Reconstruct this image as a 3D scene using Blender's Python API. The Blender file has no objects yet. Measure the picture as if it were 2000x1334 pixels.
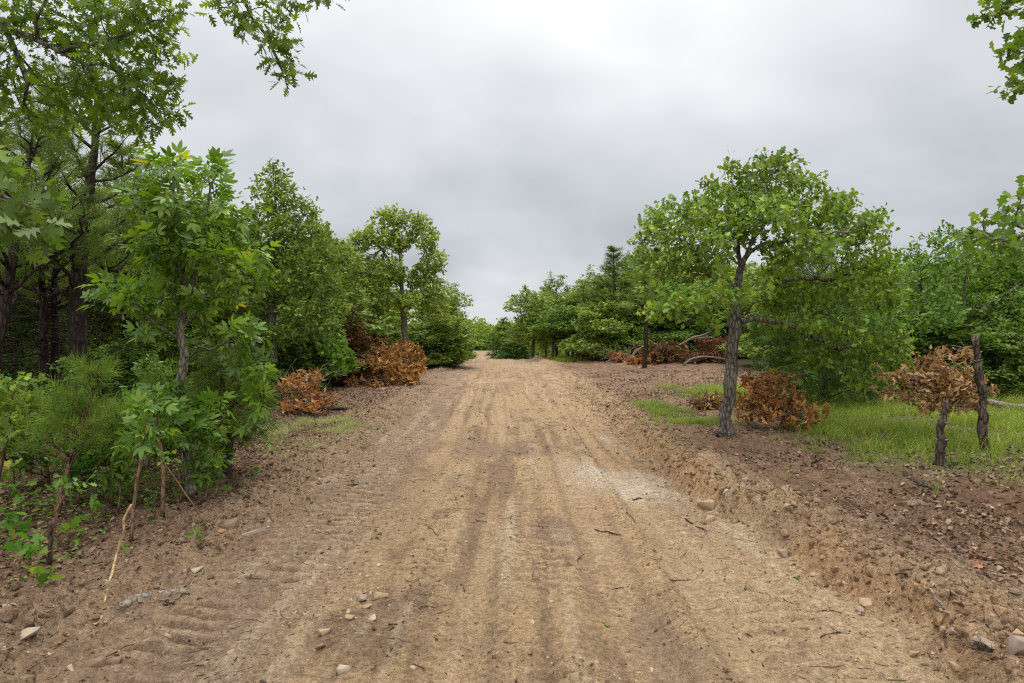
import bpy, math, random
import numpy as np
from mathutils import Vector, Matrix
R = math.radians
C = bpy.context.scene.collection
scene = bpy.context.scene

# ------------------------------------------------------------------ camera
F = 1333.0            # focal length in photograph pixels (24 mm on a 36 mm wide sensor)
EYE = 1.6
HZ = 650.0            # photograph row of the horizon
cam_d = bpy.data.cameras.new("camera"); cam = bpy.data.objects.new("camera", cam_d); C.objects.link(cam)
cam_d.lens = 24; cam_d.sensor_width = 36; cam_d.clip_start = 0.05; cam_d.clip_end = 3000
cam.location = (0, 0, EYE)
cam.rotation_euler = (R(90 - 0.73), 0, 0)
scene.camera = cam

# ------------------------------------------------------------------ sky, sun, exposure
SUN_EL, SUN_AZ = 62, 12          # azimuth from +Y towards +X
w = bpy.data.worlds.new("World"); scene.world = w; w.use_nodes = True
wn = w.node_tree; wn.nodes.clear(); WL = wn.links.new
def wnode(t, **k):
    n = wn.nodes.new(t)
    for a, b in k.items(): setattr(n, a, b)
    return n
def wmath(op, a, b=None, c=None, clamp=False):
    n = wnode('ShaderNodeMath', operation=op, use_clamp=clamp)
    for i, v in enumerate((a, b, c)):
        if v is None: continue
        if isinstance(v, (int, float)): n.inputs[i].default_value = v
        else: WL(v, n.inputs[i])
    return n.outputs[0]
out = wnode('ShaderNodeOutputWorld')
sky = wnode('ShaderNodeTexSky', sky_type='NISHITA', sun_disc=False)
sky.sun_elevation = R(SUN_EL); sky.sun_rotation = R(SUN_AZ)
bg1 = wnode('ShaderNodeBackground'); bg1.inputs[1].default_value = 0.05
WL(sky.outputs[0], bg1.inputs[0])
tc = wnode('ShaderNodeTexCoord')
sep = wnode('ShaderNodeSeparateXYZ'); WL(tc.outputs['Generated'], sep.inputs[0])
zc = wmath('MAXIMUM', sep.outputs[2], 0.0)
den = wmath('ADD', zc, 0.34)
cx = wmath('DIVIDE', sep.outputs[0], den); cy = wmath('DIVIDE', sep.outputs[1], den)
comb = wnode('ShaderNodeCombineXYZ'); WL(cx, comb.inputs[0]); WL(cy, comb.inputs[1]); comb.inputs[2].default_value = 3.7
def wnoise(scale, detail, rough, dist=0.0):
    n = wnode('ShaderNodeTexNoise'); n.inputs['Scale'].default_value = scale; n.inputs['Detail'].default_value = detail
    n.inputs['Roughness'].default_value = rough; n.inputs['Distortion'].default_value = dist
    WL(comb.outputs[0], n.inputs['Vector']); return n.outputs[0]
n1 = wnoise(1.2, 4, 0.48, 0.35); n2 = wnoise(3.2, 3, 0.45, 0.2)
def dirv(px, py):
    v = Vector(((px - 1000) / F, 1.0, (HZ - py) / F)); v.normalize(); return v
def blob(px, py, k, amp):                 # a brighter or darker stretch of the cloud deck in that direction
    d = wnode('ShaderNodeVectorMath', operation='DOT_PRODUCT'); WL(tc.outputs['Generated'], d.inputs[0]); d.inputs[1].default_value = dirv(px, py)
    e = wmath('MULTIPLY', wmath('SUBTRACT', d.outputs['Value'], 1.0), k)
    return wmath('MULTIPLY', wmath('EXPONENT', e), amp)
tot = wmath('MULTIPLY', wmath('SUBTRACT', n1, 0.5), 0.70)
tot = wmath('ADD', tot, wmath('MULTIPLY', wmath('SUBTRACT', n2, 0.5), 0.24))
for b in [(1200, -20, 18, 0.12), (1050, 150, 40, 0.04), (640, 60, 22, 0.12), (700, 300, 26, -0.09), (1750, 350, 10, -0.05), (880, 395, 90, -0.03), (400, 170, 60, -.05),
          (900, 450, 160, 0.10), (620, 400, 50, 0.04), (1250, 450, 60, -0.03), (930, 600, 300, 0.16), (1500, 80, 30, 0.12), (1880, 150, 40, -0.06)]:
    tot = wmath('ADD', tot, blob(*b))
# an overcast deck is brightest overhead
zen = wmath('MULTIPLY', wmath('POWER', zc, 4.0), 3.0)
backv = Vector((-.2, -1, .75)).normalized()  # added bright sky lobe behind the camera, lights the tree fronts
dback = wnode('ShaderNodeVectorMath', operation='DOT_PRODUCT'); WL(tc.outputs['Generated'], dback.inputs[0]); dback.inputs[1].default_value = backv
zen = wmath('ADD', zen, wmath('MULTIPLY', wmath('POWER', wmath('MAXIMUM', dback.outputs['Value'], 0.0), 1.5), 0.9))
val = wmath('ADD', wmath('ADD', tot, 0.60), zen)
val = wmath('MAXIMUM', val, 0.25)
ramp = wnode('ShaderNodeValToRGB'); WL(val, ramp.inputs[0])
ramp.color_ramp.elements[0].position = 0.3; ramp.color_ramp.elements[0].color = (0.90, 0.99, 1.085, 1)
ramp.color_ramp.elements[1].position = 0.9; ramp.color_ramp.elements[1].color = (0.99, 1.0, 1.015, 1)
mul = wnode('ShaderNodeVectorMath', operation='SCALE'); WL(ramp.outputs[0], mul.inputs[0]); WL(val, mul.inputs['Scale'])
bg2 = wnode('ShaderNodeBackground'); WL(mul.outputs[0], bg2.inputs[0]); bg2.inputs[1].default_value = 0.92
addw = wnode('ShaderNodeMixShader'); addw.inputs[0].default_value = 0.94
WL(bg1.outputs[0], addw.inputs[1]); WL(bg2.outputs[0], addw.inputs[2]); WL(addw.outputs[0], out.inputs[0])

sd = bpy.data.lights.new("sun", 'SUN'); sd.energy = 1.1; sd.angle = R(20); sd.color = (1.0, 0.97, 0.92)
sun = bpy.data.objects.new("sun", sd); C.objects.link(sun)
v = Vector((math.sin(R(SUN_AZ)) * math.cos(R(SUN_EL)), math.cos(R(SUN_AZ)) * math.cos(R(SUN_EL)), math.sin(R(SUN_EL))))
sun.rotation_euler = v.to_track_quat('Z', 'Y').to_euler()
scene.view_settings.view_transform = 'Standard'; scene.view_settings.look = 'None'
scene.view_settings.exposure = 0.27; scene.view_settings.gamma = 1
scene.render.engine = 'CYCLES'
scene.cycles.max_bounces = 6; scene.cycles.diffuse_bounces = 4; scene.cycles.transmission_bounces = 4
scene.cycles.glossy_bounces = 2; scene.cycles.use_denoising = False; scene.cycles.filter_width = 1.15; scene.cycles.sample_clamp_indirect = 4.0

# ------------------------------------------------------------------ noise and terrain
def _hash(ix, iy, s):
    n = (ix * 374761393 + iy * 668265263 + s * 1274126177) & 0xffffffff
    n = ((n ^ (n >> 13)) * 1274126177) & 0xffffffff
    return ((n ^ (n >> 16)) & 0xffff) / 65535.0
def vn(x, y, s=0):
    x = np.asarray(x, float); y = np.asarray(y, float)
    fx = np.floor(x); fy = np.floor(y); ix = fx.astype(np.int64); iy = fy.astype(np.int64)
    u = x - fx; v = y - fy; u = u * u * (3 - 2 * u); v = v * v * (3 - 2 * v)
    a = _hash(ix, iy, s); b = _hash(ix + 1, iy, s); c = _hash(ix, iy + 1, s); d = _hash(ix + 1, iy + 1, s)
    return (a + (b - a) * u) * (1 - v) + (c + (d - c) * u) * v
def fbm(x, y, s=0, o=4, g=0.5):
    t = 0; a = 1; n = 0
    for i in range(o):
        t = t + a * vn(x * 2 ** i + 17.3 * i, y * 2 ** i - 9.1 * i, s + i); n += a; a *= g
    return t / n
def ss(a, b, x):
    t = np.clip((x - a) / (b - a), 0, 1); return t * t * (3 - 2 * t)
def gs(x, c, w): return np.exp(-((x - c) / w) ** 2)

def lerpt(y, ys, vs): return np.interp(y, ys, vs)
def edge_l(y): return lerpt(y, [0, 3, 8, 18, 39, 90, 170], [-2.15, -2.15, -1.95, -2.2, -3.0, -6.2, -10.2]) + 0.22 * (fbm(y * 0.9, y * 0 + 3, 5, 3) - .5)
def edge_r(y): return lerpt(y, [0, 3, 5, 7, 20, 39, 90, 170], [2.15, 2.12, 1.98, 1.72, 1.62, 1.35, -1.0, -4.2]) + 0.25 * (fbm(y * 1.1, y * 0 + 8, 6, 3) - .5) + .16 * (fbm(y * 4.2, y * 0 + 2, 7, 3) - .5)

def base_h(x, y):
    h = -2.9 * ss(40, 78, y)
    off = np.maximum(np.maximum(edge_l(y) - x, x - edge_r(y)), 0)
    h = h + (0.07 + .06 * ss(16, 9, y)) * ss(0, 0.16 + .2 * ss(6, 16, y), x - edge_r(y)) + 0.05 * ss(0, 6, x - edge_r(y)) + 0.06 * ss(0, 1.0, edge_l(y) - x)
    h = h + 0.22 * ss(1.0, 9, off) * ss(14, 36, y)
    h = h + 0.5 * (fbm(x * 0.045, y * 0.045, 40, 2) - .5) * ss(4, 16, off)
    h = h + 3.0 * ss(60, 300, off) * (y > 0) + 0.5 * ss(170, 300, y)
    return h
TR = [(-1.05, .20), (-0.30, .17), (0.62, .19), (1.12, .13)]
def lateral(x, y):
    k = 1 + 0.25 * ss(15, 39, y)
    cx = 0.06 * np.sin(y * 0.21) - 0.5 * ss(12, 40, y)
    return (x - cx) / k
def in_road(x, y): return ss(-0.12, 0.12, x - edge_l(y)) * ss(-0.12, 0.12, edge_r(y) - x)
def track(x, y):
    u = lateral(x, y) + 0.05 * (vn(y * .7, y * 0, 3) - .5); t = 0
    for c, wd in TR: t = np.maximum(t, np.exp(-np.abs((u - c) / wd) ** 4))
    return t * in_road(x, y) * ss(0.25, 0.5, fbm(x * 1.3, y * 0.5, 77, 3))
def cleat(x, y):                      # dozer track grouser marks
    u = lateral(x, y); wob = 0.06 * (fbm(x * 1.5, y * 1.5, 21, 2) - .5)
    m = np.maximum.reduce([np.exp(-np.abs((u + 1.66) / .36) ** 6), np.exp(-np.abs((u - 1.50) / .30) ** 6), .6 * np.exp(-np.abs((u - .16) / .24) ** 6), .5 * np.exp(-np.abs((u + .68) / .16) ** 6)])
    m = m * ss(-0.5, 0.12, x - edge_l(y)) * ss(-0.12, 0.12, edge_r(y) - x) * np.maximum(ss(0.34, 0.50, fbm(x * .9, y * .55, 33, 3)), .9 * gs(y, 5.0, 1.6) * (np.abs(u) > 1) * ss(.30, .48, fbm(x * 1.7, y * 1.3, 35, 3))) * (.45 + .55 * ss(.35, .6, fbm(x * 4, y * 5, 34, 2)))
    yy = y + 2.2 * wob + 0.16 * u + .05 * (fbm(x * 7, y * 2, 22, 2) - .5) + .09 * _hash(np.floor((u + 5.02) / .40).astype(np.int64), np.floor(y / 2.3 + .7 * u).astype(np.int64), 9)
    p = (yy / 0.15) % 1.0
    return m, np.minimum(p, 1 - p) * 2
def streak(x, y):                     # long scrape and tyre lines running with the road
    u = lateral(x, y) + .10 * (fbm(x * .8, y * .35, 86, 2) - .5); k = ss(.30, .60, fbm(x * .9 + 3, y * .30, 87, 2)); return .5 + (fbm(u * 8 + 40, y * .38, 81, 4) - .5) * (.35 + .65 * k), .5 + (fbm(u * 26 + 10, y * .9, 84, 3) - .5) * (.3 + .7 * k)
def H(x, y, fine=True):
    x = np.asarray(x, float); y = np.asarray(y, float)
    h = base_h(x, y); rd = in_road(x, y); tr = track(x, y); off = 1 - rd
    er = x - edge_r(y); el = edge_l(y) - x
    lump = 0.14 * (fbm(x * 1.4, y * 1.4, 1, 3) - .5)
    h = h + lump * (0.25 + 0.75 * off)
    h = h - 0.046 * tr
    # ragged cut edge and windrow along the right side, low windrow left
    b = gs(er, 0.38, 0.24) * (0.35 + fbm(x * 2.3, y * 1.2, 9, 3)); h = h + (0.09 + .05 * ss(14, 8, y)) * b * (.25 + 1.1 * ss(.35, .62, fbm(y * .8, x * .8 + 5, 29, 3)))
    b2 = gs(el, 0.45, 0.35) * (0.2 + fbm(x * 2.0, y * 1.1, 12, 3)); h = h + 0.075 * b2
    h = h + 0.06 * gs(er, 2.6, .3) * fbm(x * 2, y, 19, 3)
    if fine:
        f1 = fbm(x * 6.5, y * 6.5, 2, 3) - .5; f2 = fbm(x * 19, y * 19, 4, 3) - .5
        k = (1 - 0.75 * tr) * (0.55 + 0.9 * off + 0.9 * (gs(er, .3, .35) + gs(el, .4, .4)))
        f3 = np.abs(fbm(x * 11, y * 11, 14, 2) - .5)
        h = h + k * (0.062 * f1 + 0.036 * f2 - 0.045 * f3 * (1 - .5 * rd))
        m, p = cleat(x, y); h = h - 0.050 * m * ss(0.55, 0.1, p)
        s1, s2 = streak(x, y); h = h + rd * (.050 * (s1 - .5) + .016 * (s2 - .5))
        h = h + 0.010 * (fbm(x * 5, y * 60, 15, 2) - .5) * rd * (1 - tr)
        c = np.abs(lateral(x, y) - .93); h = h + .016 * gs(c, 0, .07) * rd * (fbm(x * 14, y * 6, 23, 2))
        c = np.abs(lateral(x, y) + .66); h = h + .016 * gs(c, 0, .07) * rd * (fbm(x * 14, y * 6, 24, 2))
    return h

def gp(px, py):
    """ground point seen at a photograph pixel (flat-ish near field, three fixed-point steps)"""
    d = 2133.0 / max(py - HZ, 8)
    for _ in range(6):
        x = (px - 1000) / F * d; z = float(H(x, d, False)); d = (EYE - z) * F / max(py - HZ, 8)
    x = (px - 1000) / F * d
    return np.array([x, d, float(H(x, d))])
def at(px, py, d): return np.array([(px - 1000) / F * d, d, EYE + (HZ - py) / F * d])

# ------------------------------------------------------------------ mesh helpers
def mesh(name, verts, faces, mat, parent=None, rnd=None, smooth=False, col=None, loc=None):
    """faces: list of int arrays (n,3) / (n,4)"""
    verts = np.asarray(verts, np.float32)
    if not isinstance(faces, (list, tuple)): faces = [faces]
    faces = [np.asarray(f, np.int32) for f in faces if len(f)]
    me = bpy.data.meshes.new(name); me.vertices.add(len(verts)); me.vertices.foreach_set('co', verts.ravel())
    nl = sum(f.size for f in faces); nf = sum(len(f) for f in faces)
    me.loops.add(nl); me.polygons.add(nf)
    me.loops.foreach_set('vertex_index', np.concatenate([f.ravel() for f in faces]))
    tot = np.concatenate([np.full(len(f), f.shape[1], np.int32) for f in faces]); st = np.concatenate([[0], np.cumsum(tot)[:-1]]).astype(np.int32)
    me.polygons.foreach_set('loop_start', st)
    if smooth: me.polygons.foreach_set('use_smooth', np.ones(nf, bool))
    me.update(calc_edges=True)
    if rnd is not None:
        a = me.attributes.new('rnd', 'FLOAT', 'POINT'); a.data.foreach_set('value', np.asarray(rnd, np.float32))
    if col is not None:
        a = me.attributes.new('col', 'FLOAT_COLOR', 'POINT'); a.data.foreach_set('color', np.asarray(col, np.float32).ravel())
    if mat: me.materials.append(mat)
    o = bpy.data.objects.new(name, me); C.objects.link(o)
    if parent: o.parent = parent
    if loc is not None: o.location = loc
    return o
def tag(o, label=None, cat=None, group=None, kind=None):
    if label: o['label'] = label
    if cat: o['category'] = cat
    if group: o['group'] = group
    if kind: o['kind'] = kind
    return o
def thing(name, label, cat, loc, group=None):
    o = bpy.data.objects.new(name, None); C.objects.link(o); o.location = [float(q) for q in loc]; o.empty_display_size = .2
    return tag(o, label, cat, group)
def nrm(a): return a / np.maximum(np.linalg.norm(a, axis=-1, keepdims=True), 1e-9)

def tubes(chains, bark=0.0, seed=0):
    """chains: list of (pts, radii, sides) -> verts, quads, tris"""
    V = []; Q = []; T = []; n0 = 0; rg = np.random.RandomState(seed)
    for pts, rad, k in chains:
        pts = np.asarray(pts, float); rad = np.asarray(rad, float); n = len(pts)
        if n < 2: continue
        t = np.empty_like(pts); t[1:-1] = pts[2:] - pts[:-2]; t[0] = pts[1] - pts[0]; t[-1] = pts[-1] - pts[-2]; t = nrm(t)
        m = np.abs(t.mean(0)); ref = np.eye(3)[int(np.argmin(m))]
        u = nrm(np.cross(t, ref)); w_ = np.cross(t, u)
        a = np.arange(k) * (2 * math.pi / k)
        r = np.repeat(rad[:, None], k, 1)
        if bark and k >= 8:
            r = r * (1 + bark * (rg.rand(n, k) - .5) + bark * .8 * (rg.rand(1, k) - .5))
        P = pts[:, None] + r[..., None] * (np.cos(a)[None, :, None] * u[:, None] + np.sin(a)[None, :, None] * w_[:, None])
        V.append(P.reshape(-1, 3))
        i = np.arange(n - 1)[:, None] * k; j = np.arange(k)[None]; j2 = (j + 1) % k
        Q.append(np.stack([i + j, i + j2, i + k + j2, i + k + j], -1).reshape(-1, 4) + n0)
        V.append((pts[-1] + t[-1] * rad[-1] * .6)[None]); e = n0 + n * k
        jj = np.arange(k); T.append(np.stack([n0 + (n - 1) * k + jj, n0 + (n - 1) * k + (jj + 1) % k, np.full(k, e)], -1))
        V.append(pts[0][None]); T.append(np.stack([n0 + (jj + 1) % k, n0 + jj, np.full(k, e + 1)], -1))
        n0 += n * k + 2
    return np.concatenate(V), [np.concatenate(Q), np.concatenate(T)]

def resample(pts, step):
    pts = np.asarray(pts, float); d = np.linalg.norm(np.diff(pts, axis=0), axis=1); s = np.concatenate([[0], np.cumsum(d)])
    n = max(2, int(round(s[-1] / step)) + 1); t = np.linspace(0, s[-1], n)
    # smooth with a Catmull-like pass
    o = np.stack([np.interp(t, s, pts[:, i]) for i in range(3)], 1)
    for _ in range(2):
        if n > 3: o[1:-1] = .25 * o[:-2] + .5 * o[1:-1] + .25 * o[2:]
    return o
def wiggle(pts, amp, rg):
    pts = np.array(pts); n = len(pts); k = max(3, n // 3)
    for f, a in ((k, 1.0), (max(3, n // 2 + 1), .45)):
        kp = rg.randn(f, 3) * amp * a; t = np.linspace(0, f - 1, n)
        off = np.stack([np.interp(t, np.arange(f), kp[:, i]) for i in range(3)], 1); off *= np.clip(np.arange(n) / 3.0, 0, 1)[:, None]; pts = pts + off
    return pts

# ------------------------------------------------------------------ leaf shapes (leaf lies in xy, tip along +y, unit length)
def strip_leaf(prof, fold=.18, droop=.12):
    """prof: list of (t_mid, t_edge, halfwidth)"""
    V = []; Fq = []
    for i, (tm, te, wd) in enumerate(prof):
        V += [(-wd, te, fold * wd - droop * te * te), (0, tm, -droop * tm * tm), (wd, te, fold * wd - droop * te * te)]
    for i in range(len(prof) - 1):
        a = i * 3; Fq += [(a, a + 1, a + 4, a + 3), (a + 1, a + 2, a + 5, a + 4)]
    return np.array(V, float), np.array(Fq)
LEAF_RED = strip_leaf([(0, 0, .012), (.16, .17, .02), (.22, .27, .20), (.34, .33, .06), (.40, .56, .36), (.52, .52, .07), (.62, .80, .33), (.72, .72, .06), (.82, .95, .15), (1., 1., .005)])
LEAF_POST = strip_leaf([(0, 0, .015), (.18, .20, .05), (.30, .32, .20), (.42, .42, .10), (.60, .64, .36), (.74, .74, .17), (.90, .92, .26), (1, .99, .06)])
LEAF_OAKS = strip_leaf([(0, 0, .02), (.35, .32, .22), (.50, .48, .12), (.72, .74, .34), (1, .98, .08)])
LEAF_FAR = strip_leaf([(0, 0, .05), (.45, .42, .27), (.8, .84, .28), (1, 1, .04)])
LEAF_LANCE = strip_leaf([(0, 0, .01), (.22, .22, .10), (.5, .5, .19), (.78, .78, .13), (1, 1, .0)], .25, .2)
def rotz(v, a):
    c, s = math.cos(a), math.sin(a); return np.stack([v[:, 0] * c - v[:, 1] * s, v[:, 0] * s + v[:, 1] * c, v[:, 2]], 1)
def joinT(lst):
    V = []; Fs = []; n = 0
    for v, f in lst: V.append(v); Fs.append(f + n); n += len(v)
    return np.concatenate(V), np.concatenate(Fs)
_l = []
for a, s, y in ((0, .62, .38), (.75, .55, .36), (-.75, .55, .36), (1.25, .40, .16), (-1.25, .40, .16)):
    v_ = rotz(LEAF_LANCE[0] * s, a); v_[:, 1] += y; v_[:, 2] -= .1 * s; _l.append((v_, LEAF_LANCE[1]))
LEAF_HICK = joinT(_l)
def needle_brush(n, L, wd, spread, seed, length=1.0, fwd=.55):
    rg = np.random.RandomState(seed); V = []; T = []
    for i in range(n):
        t = rg.rand() ** .7; a = rg.rand() * 6.283; b = spread * (.55 + .45 * rg.rand())
        d = np.array([math.cos(a) * math.sin(b), math.cos(b), math.sin(a) * math.sin(b)])
        o = np.array([0, t * length, 0]); s = np.cross(d, rg.randn(3)); s /= np.linalg.norm(s); l = L * (.75 + .4 * rg.rand())
        k = len(V); e = o + d * l; e[2] -= .12 * l
        V += [o - s * wd, o + s * wd, e]; T.append((k, k + 1, k + 2))
    return np.array(V), np.array(T)
PINE = needle_brush(46, .62, .014, 1.0, 1)
PINE_FAR = needle_brush(20, .60, .032, 1.0, 2)
def cedar_spray(seed, far=False):
    rg = np.random.RandomState(seed); V = []; Fq = []
    m = 7 if far else 16
    for i in range(m):
        t = (i + .5) / m; sd = 1 if i % 2 else -1; L = (.42 * (1 - t) + .14) * (.8 + .4 * rg.rand()); a = sd * (.65 + .25 * rg.rand()); wd = .055 if far else .026
        d = np.array([math.sin(a), math.cos(a), (rg.rand() - .5) * .9]); s = np.array([d[1], -d[0], (rg.rand() - .5) * 1.2]); s /= np.linalg.norm(s)
        o = np.array([0, t, 0]); k = len(V); mdd = o + d * L * .55; e = o + d * L
        V += [o - s * wd * .5, o + s * wd * .5, mdd + s * wd, e, mdd - s * wd]; Fq += [(k, k + 1, k + 2, k + 4), (k + 4, k + 2, k + 3, k + 3)]
    V = np.array(V); q = np.array(Fq); tri = []
    for f in q:
        if f[2] == f[3] or f[3] == f[2]: tri.append((f[0], f[1], f[2]))
        else: tri += [(f[0], f[1], f[2]), (f[0], f[2], f[3])]
    return V, np.array(tri)
CEDAR = cedar_spray(3); CEDAR_FAR = cedar_spray(4, True)

def place(P, D, N, S, tmpl, rg, var=0.0):
    """many copies of a leaf shape -> verts, faces, rnd"""
    V, Fc = tmpl; n = len(P)
    D = nrm(D); X = nrm(np.cross(D, N)); Z = np.cross(X, D)
    S = np.asarray(S)[:, None, None]
    out_ = P[:, None] + S * (V[None, :, 0:1] * X[:, None] + V[None, :, 1:2] * D[:, None] + V[None, :, 2:3] * Z[:, None])
    f = (Fc[None] + (np.arange(n) * len(V))[:, None, None]).reshape(-1, Fc.shape[1])
    return out_.reshape(-1, 3), f, np.repeat(rg.rand(n), len(V))

# ------------------------------------------------------------------ trees
def colonize(seeds, par, A, step, di, dk, iters, rg, trop=(0, 0, 0), jit=.18, cap=9000):
    N = np.zeros((cap, 3)); n = len(seeds); N[:n] = seeds; P = np.full(cap, -1); P[:n] = par
    A = np.asarray(A); dist = np.full(len(A), 1e9); near = np.zeros(len(A), int); alive = np.ones(len(A), bool)
    for i in range(n):
        d = np.linalg.norm(A - N[i], axis=1); m = d < dist; dist[m] = d[m]; near[m] = i
    trop = np.array(trop)
    for it in range(iters):
        act = alive & (dist < di)
        if not act.any(): break
        ids = near[act]; v = nrm(A[act] - N[ids])
        u, inv = np.unique(ids, return_inverse=True); sm = np.zeros((len(u), 3)); np.add.at(sm, inv, v)
        new = N[u] + step * nrm(nrm(sm) + jit * rg.randn(len(u), 3) + trop)
        dd = np.linalg.norm(new[:, None] - N[None, :n], axis=2).min(1); ok = dd > .5 * step
        bad = ~ok
        if bad.any():
            bi = np.where(act)[0][bad[inv]]; alive[bi] = rg.rand(len(bi)) > .5
        if not ok.any():
            if not bad.any(): break
            continue
        new = new[ok]; pu = u[ok]; m = len(new)
        if n + m > cap: break
        N[n:n + m] = new; P[n:n + m] = pu
        al = np.where(alive)[0]
        d = np.linalg.norm(A[al][:, None] - new[None], axis=2); j = d.argmin(1); dm = d[np.arange(len(al)), j]
        b = dm < dist[al]; ix = al[b]; dist[ix] = dm[b]; near[ix] = n + j[b]
        alive[dist < dk] = False; n += m
    return N[:n], P[:n]
def skeleton_chains(N, P, r0, rbase, kmin=0, nseed=0, flare=1.5, kmax=14, zflare=.25, rcap=None):
    n = len(N); tips = np.zeros(n); ch = [[] for _ in range(n)]
    for i in range(n):
        if P[i] >= 0: ch[P[i]].append(i)
    for i in range(n - 1, -1, -1):
        if not ch[i]: tips[i] = 1
        if P[i] >= 0: tips[P[i]] += tips[i]
    al = math.log(rbase / r0) / math.log(max(tips[0], 2)); rad = r0 * tips ** al
    z = N[:, 2] - N[0, 2]; near0 = np.linalg.norm(N[:, :2] - N[0, :2], axis=1) < .5
    rad = np.where(near0 & (z < zflare), rad * (1 + (flare - 1) * np.clip(1 - z / zflare, 0, 1) ** 2), rad)
    if rcap is not None: rad = np.minimum(rad, rcap(N))
    chains = []; stack = [(0, None)]
    while stack:
        s, pa = stack.pop(); idx = [s] if pa is None else [pa, s]; c = s
        while ch[c]:
            m = max(ch[c], key=lambda q: tips[q])
            for q in ch[c]:
                if q != m: stack.append((q, c))
            idx.append(m); c = m
        r = rad[idx].copy()
        if pa is not None: r[0] = min(r[0], r[1] * 1.25)
        r[-1] *= .6
        k = 3 if r[1 if len(r) > 1 else 0] < .012 else (5 if r[0] < .03 else (8 if r[0] < .06 else kmax))
        chains.append((N[idx], r, k))
    return chains, tips, rad, ch

def blobs_points(blobs, n, rg, shell=.45):
    """blobs: (x,y,z,rx,ry,rz[,weight])"""
    vol = np.array([b[3] * b[4] * b[5] * (b[6] if len(b) > 6 else 1) for b in blobs]) ** .8; cnt = rg.multinomial(n, vol / vol.sum()); o = []
    for b, c in zip(blobs, cnt):
        d = nrm(rg.randn(c, 3)); r = (shell ** 3 + (1 - shell ** 3) * rg.rand(c)) ** (1 / 3.) 
        m = rg.rand(c) < .25; r[m] = rg.rand(m.sum()) ** .5
        o.append(np.array(b[:3]) + d * r[:, None] * np.array(b[3:6]))
    return np.concatenate(o)

def leaf_cloud(N, P, tips, rg, leaf, size, per, tmax=3, spread=.9, off=.05, up=.6, drop=0.0, outward=None, keep=1.0, sizevar=.3):
    idx = np.where((tips <= tmax) & (P >= 0))[0]
    if keep < 1: idx = idx[rg.rand(len(idx)) < keep]
    idx = np.repeat(idx, per); n = len(idx)
    tw = nrm(N[idx] - N[P[idx]])
    D = nrm(tw + spread * rg.randn(n, 3) + np.array([0, 0, drop]))
    t = rg.rand(n)[:, None]
    Pp = N[P[idx]] * (1 - t) + N[idx] * t + off * rg.randn(n, 3)
    Nn = rg.randn(n, 3) * .55 + np.array([0, 0, up])
    if outward is not None: Nn = Nn + .35 * nrm(Pp - outward)
    S = size * (1 + sizevar * (rg.rand(n) * 2 - 1))
    return place(Pp, D, Nn, S, leaf, rg)
# ------------------------------------------------------------------ materials
def newmat(name):
    m = bpy.data.materials.new(name); m.use_nodes = True; nt = m.node_tree; nt.nodes.clear()
    return m, nt
def NN(nt, t, **k):
    n = nt.nodes.new(t)
    for a, b in k.items(): setattr(n, a, b)
    return n
def cramp(nt, stops, fac):
    r = NN(nt, 'ShaderNodeValToRGB'); e = r.color_ramp.elements
    while len(e) < len(stops): e.new(.5)
    for q, (p, c) in zip(e, stops): q.position = p; q.color = (*c, 1)
    nt.links.new(fac, r.inputs[0]); return r.outputs[0]
def leaf_mat(name, stops, transl=.35, rough=.5, spec=.25, tcol=(1.25, 1.25, .6), objvar=.12):
    m, nt = newmat(name); L = nt.links.new
    at_ = NN(nt, 'ShaderNodeAttribute', attribute_name='rnd')
    c = cramp(nt, stops, at_.outputs['Fac'])
    oi = NN(nt, 'ShaderNodeObjectInfo')
    hs = NN(nt, 'ShaderNodeHueSaturation'); L(c, hs.inputs['Color'])
    mr = NN(nt, 'ShaderNodeMapRange'); L(oi.outputs['Random'], mr.inputs[0]); mr.inputs[3].default_value = 1 - objvar * 1.3; mr.inputs[4].default_value = 1 + objvar * 1.6
    L(mr.outputs[0], hs.inputs['Value'])
    mh = NN(nt, 'ShaderNodeMapRange'); L(oi.outputs['Random'], mh.inputs[0]); mh.inputs[3].default_value = .5 + .018; mh.inputs[4].default_value = .5 - .012
    L(mh.outputs[0], hs.inputs['Hue'])
    tcn = NN(nt, 'ShaderNodeTexCoord'); nz = NN(nt, 'ShaderNodeTexNoise'); nz.inputs['Scale'].default_value = 1.1; nz.inputs['Detail'].default_value = 2; L(tcn.outputs['Object'], nz.inputs['Vector'])
    mv = NN(nt, 'ShaderNodeMapRange'); L(nz.outputs[0], mv.inputs[0]); mv.inputs[1].default_value = .3; mv.inputs[2].default_value = .7; mv.inputs[3].default_value = .78; mv.inputs[4].default_value = 1.25
    sc = NN(nt, 'ShaderNodeVectorMath', operation='SCALE'); L(hs.outputs[0], sc.inputs[0]); L(mv.outputs[0], sc.inputs['Scale'])
    base = sc.outputs[0]
    p = NN(nt, 'ShaderNodeBsdfPrincipled'); L(base, p.inputs['Base Color']); p.inputs['Roughness'].default_value = rough; p.inputs['Specular IOR Level'].default_value = spec
    t = NN(nt, 'ShaderNodeBsdfTranslucent'); mu = NN(nt, 'ShaderNodeVectorMath', operation='MULTIPLY'); L(base, mu.inputs[0]); mu.inputs[1].default_value = tcol; L(mu.outputs[0], t.inputs[0])
    mx = NN(nt, 'ShaderNodeMixShader'); mx.inputs[0].default_value = transl; L(p.outputs[0], mx.inputs[1]); L(t.outputs[0], mx.inputs[2])
    o = NN(nt, 'ShaderNodeOutputMaterial'); L(mx.outputs[0], o.inputs[0]); return m
G = 1.0
M = {}
M['oak'] = leaf_mat('oak_leaves', [(0, (0.061, 0.113, 0.016)), (.5, (0.128, 0.220, 0.027)), (.93, (0.198, 0.300, 0.037)), (1, (0.304, 0.321, 0.032))], .38)
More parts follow.
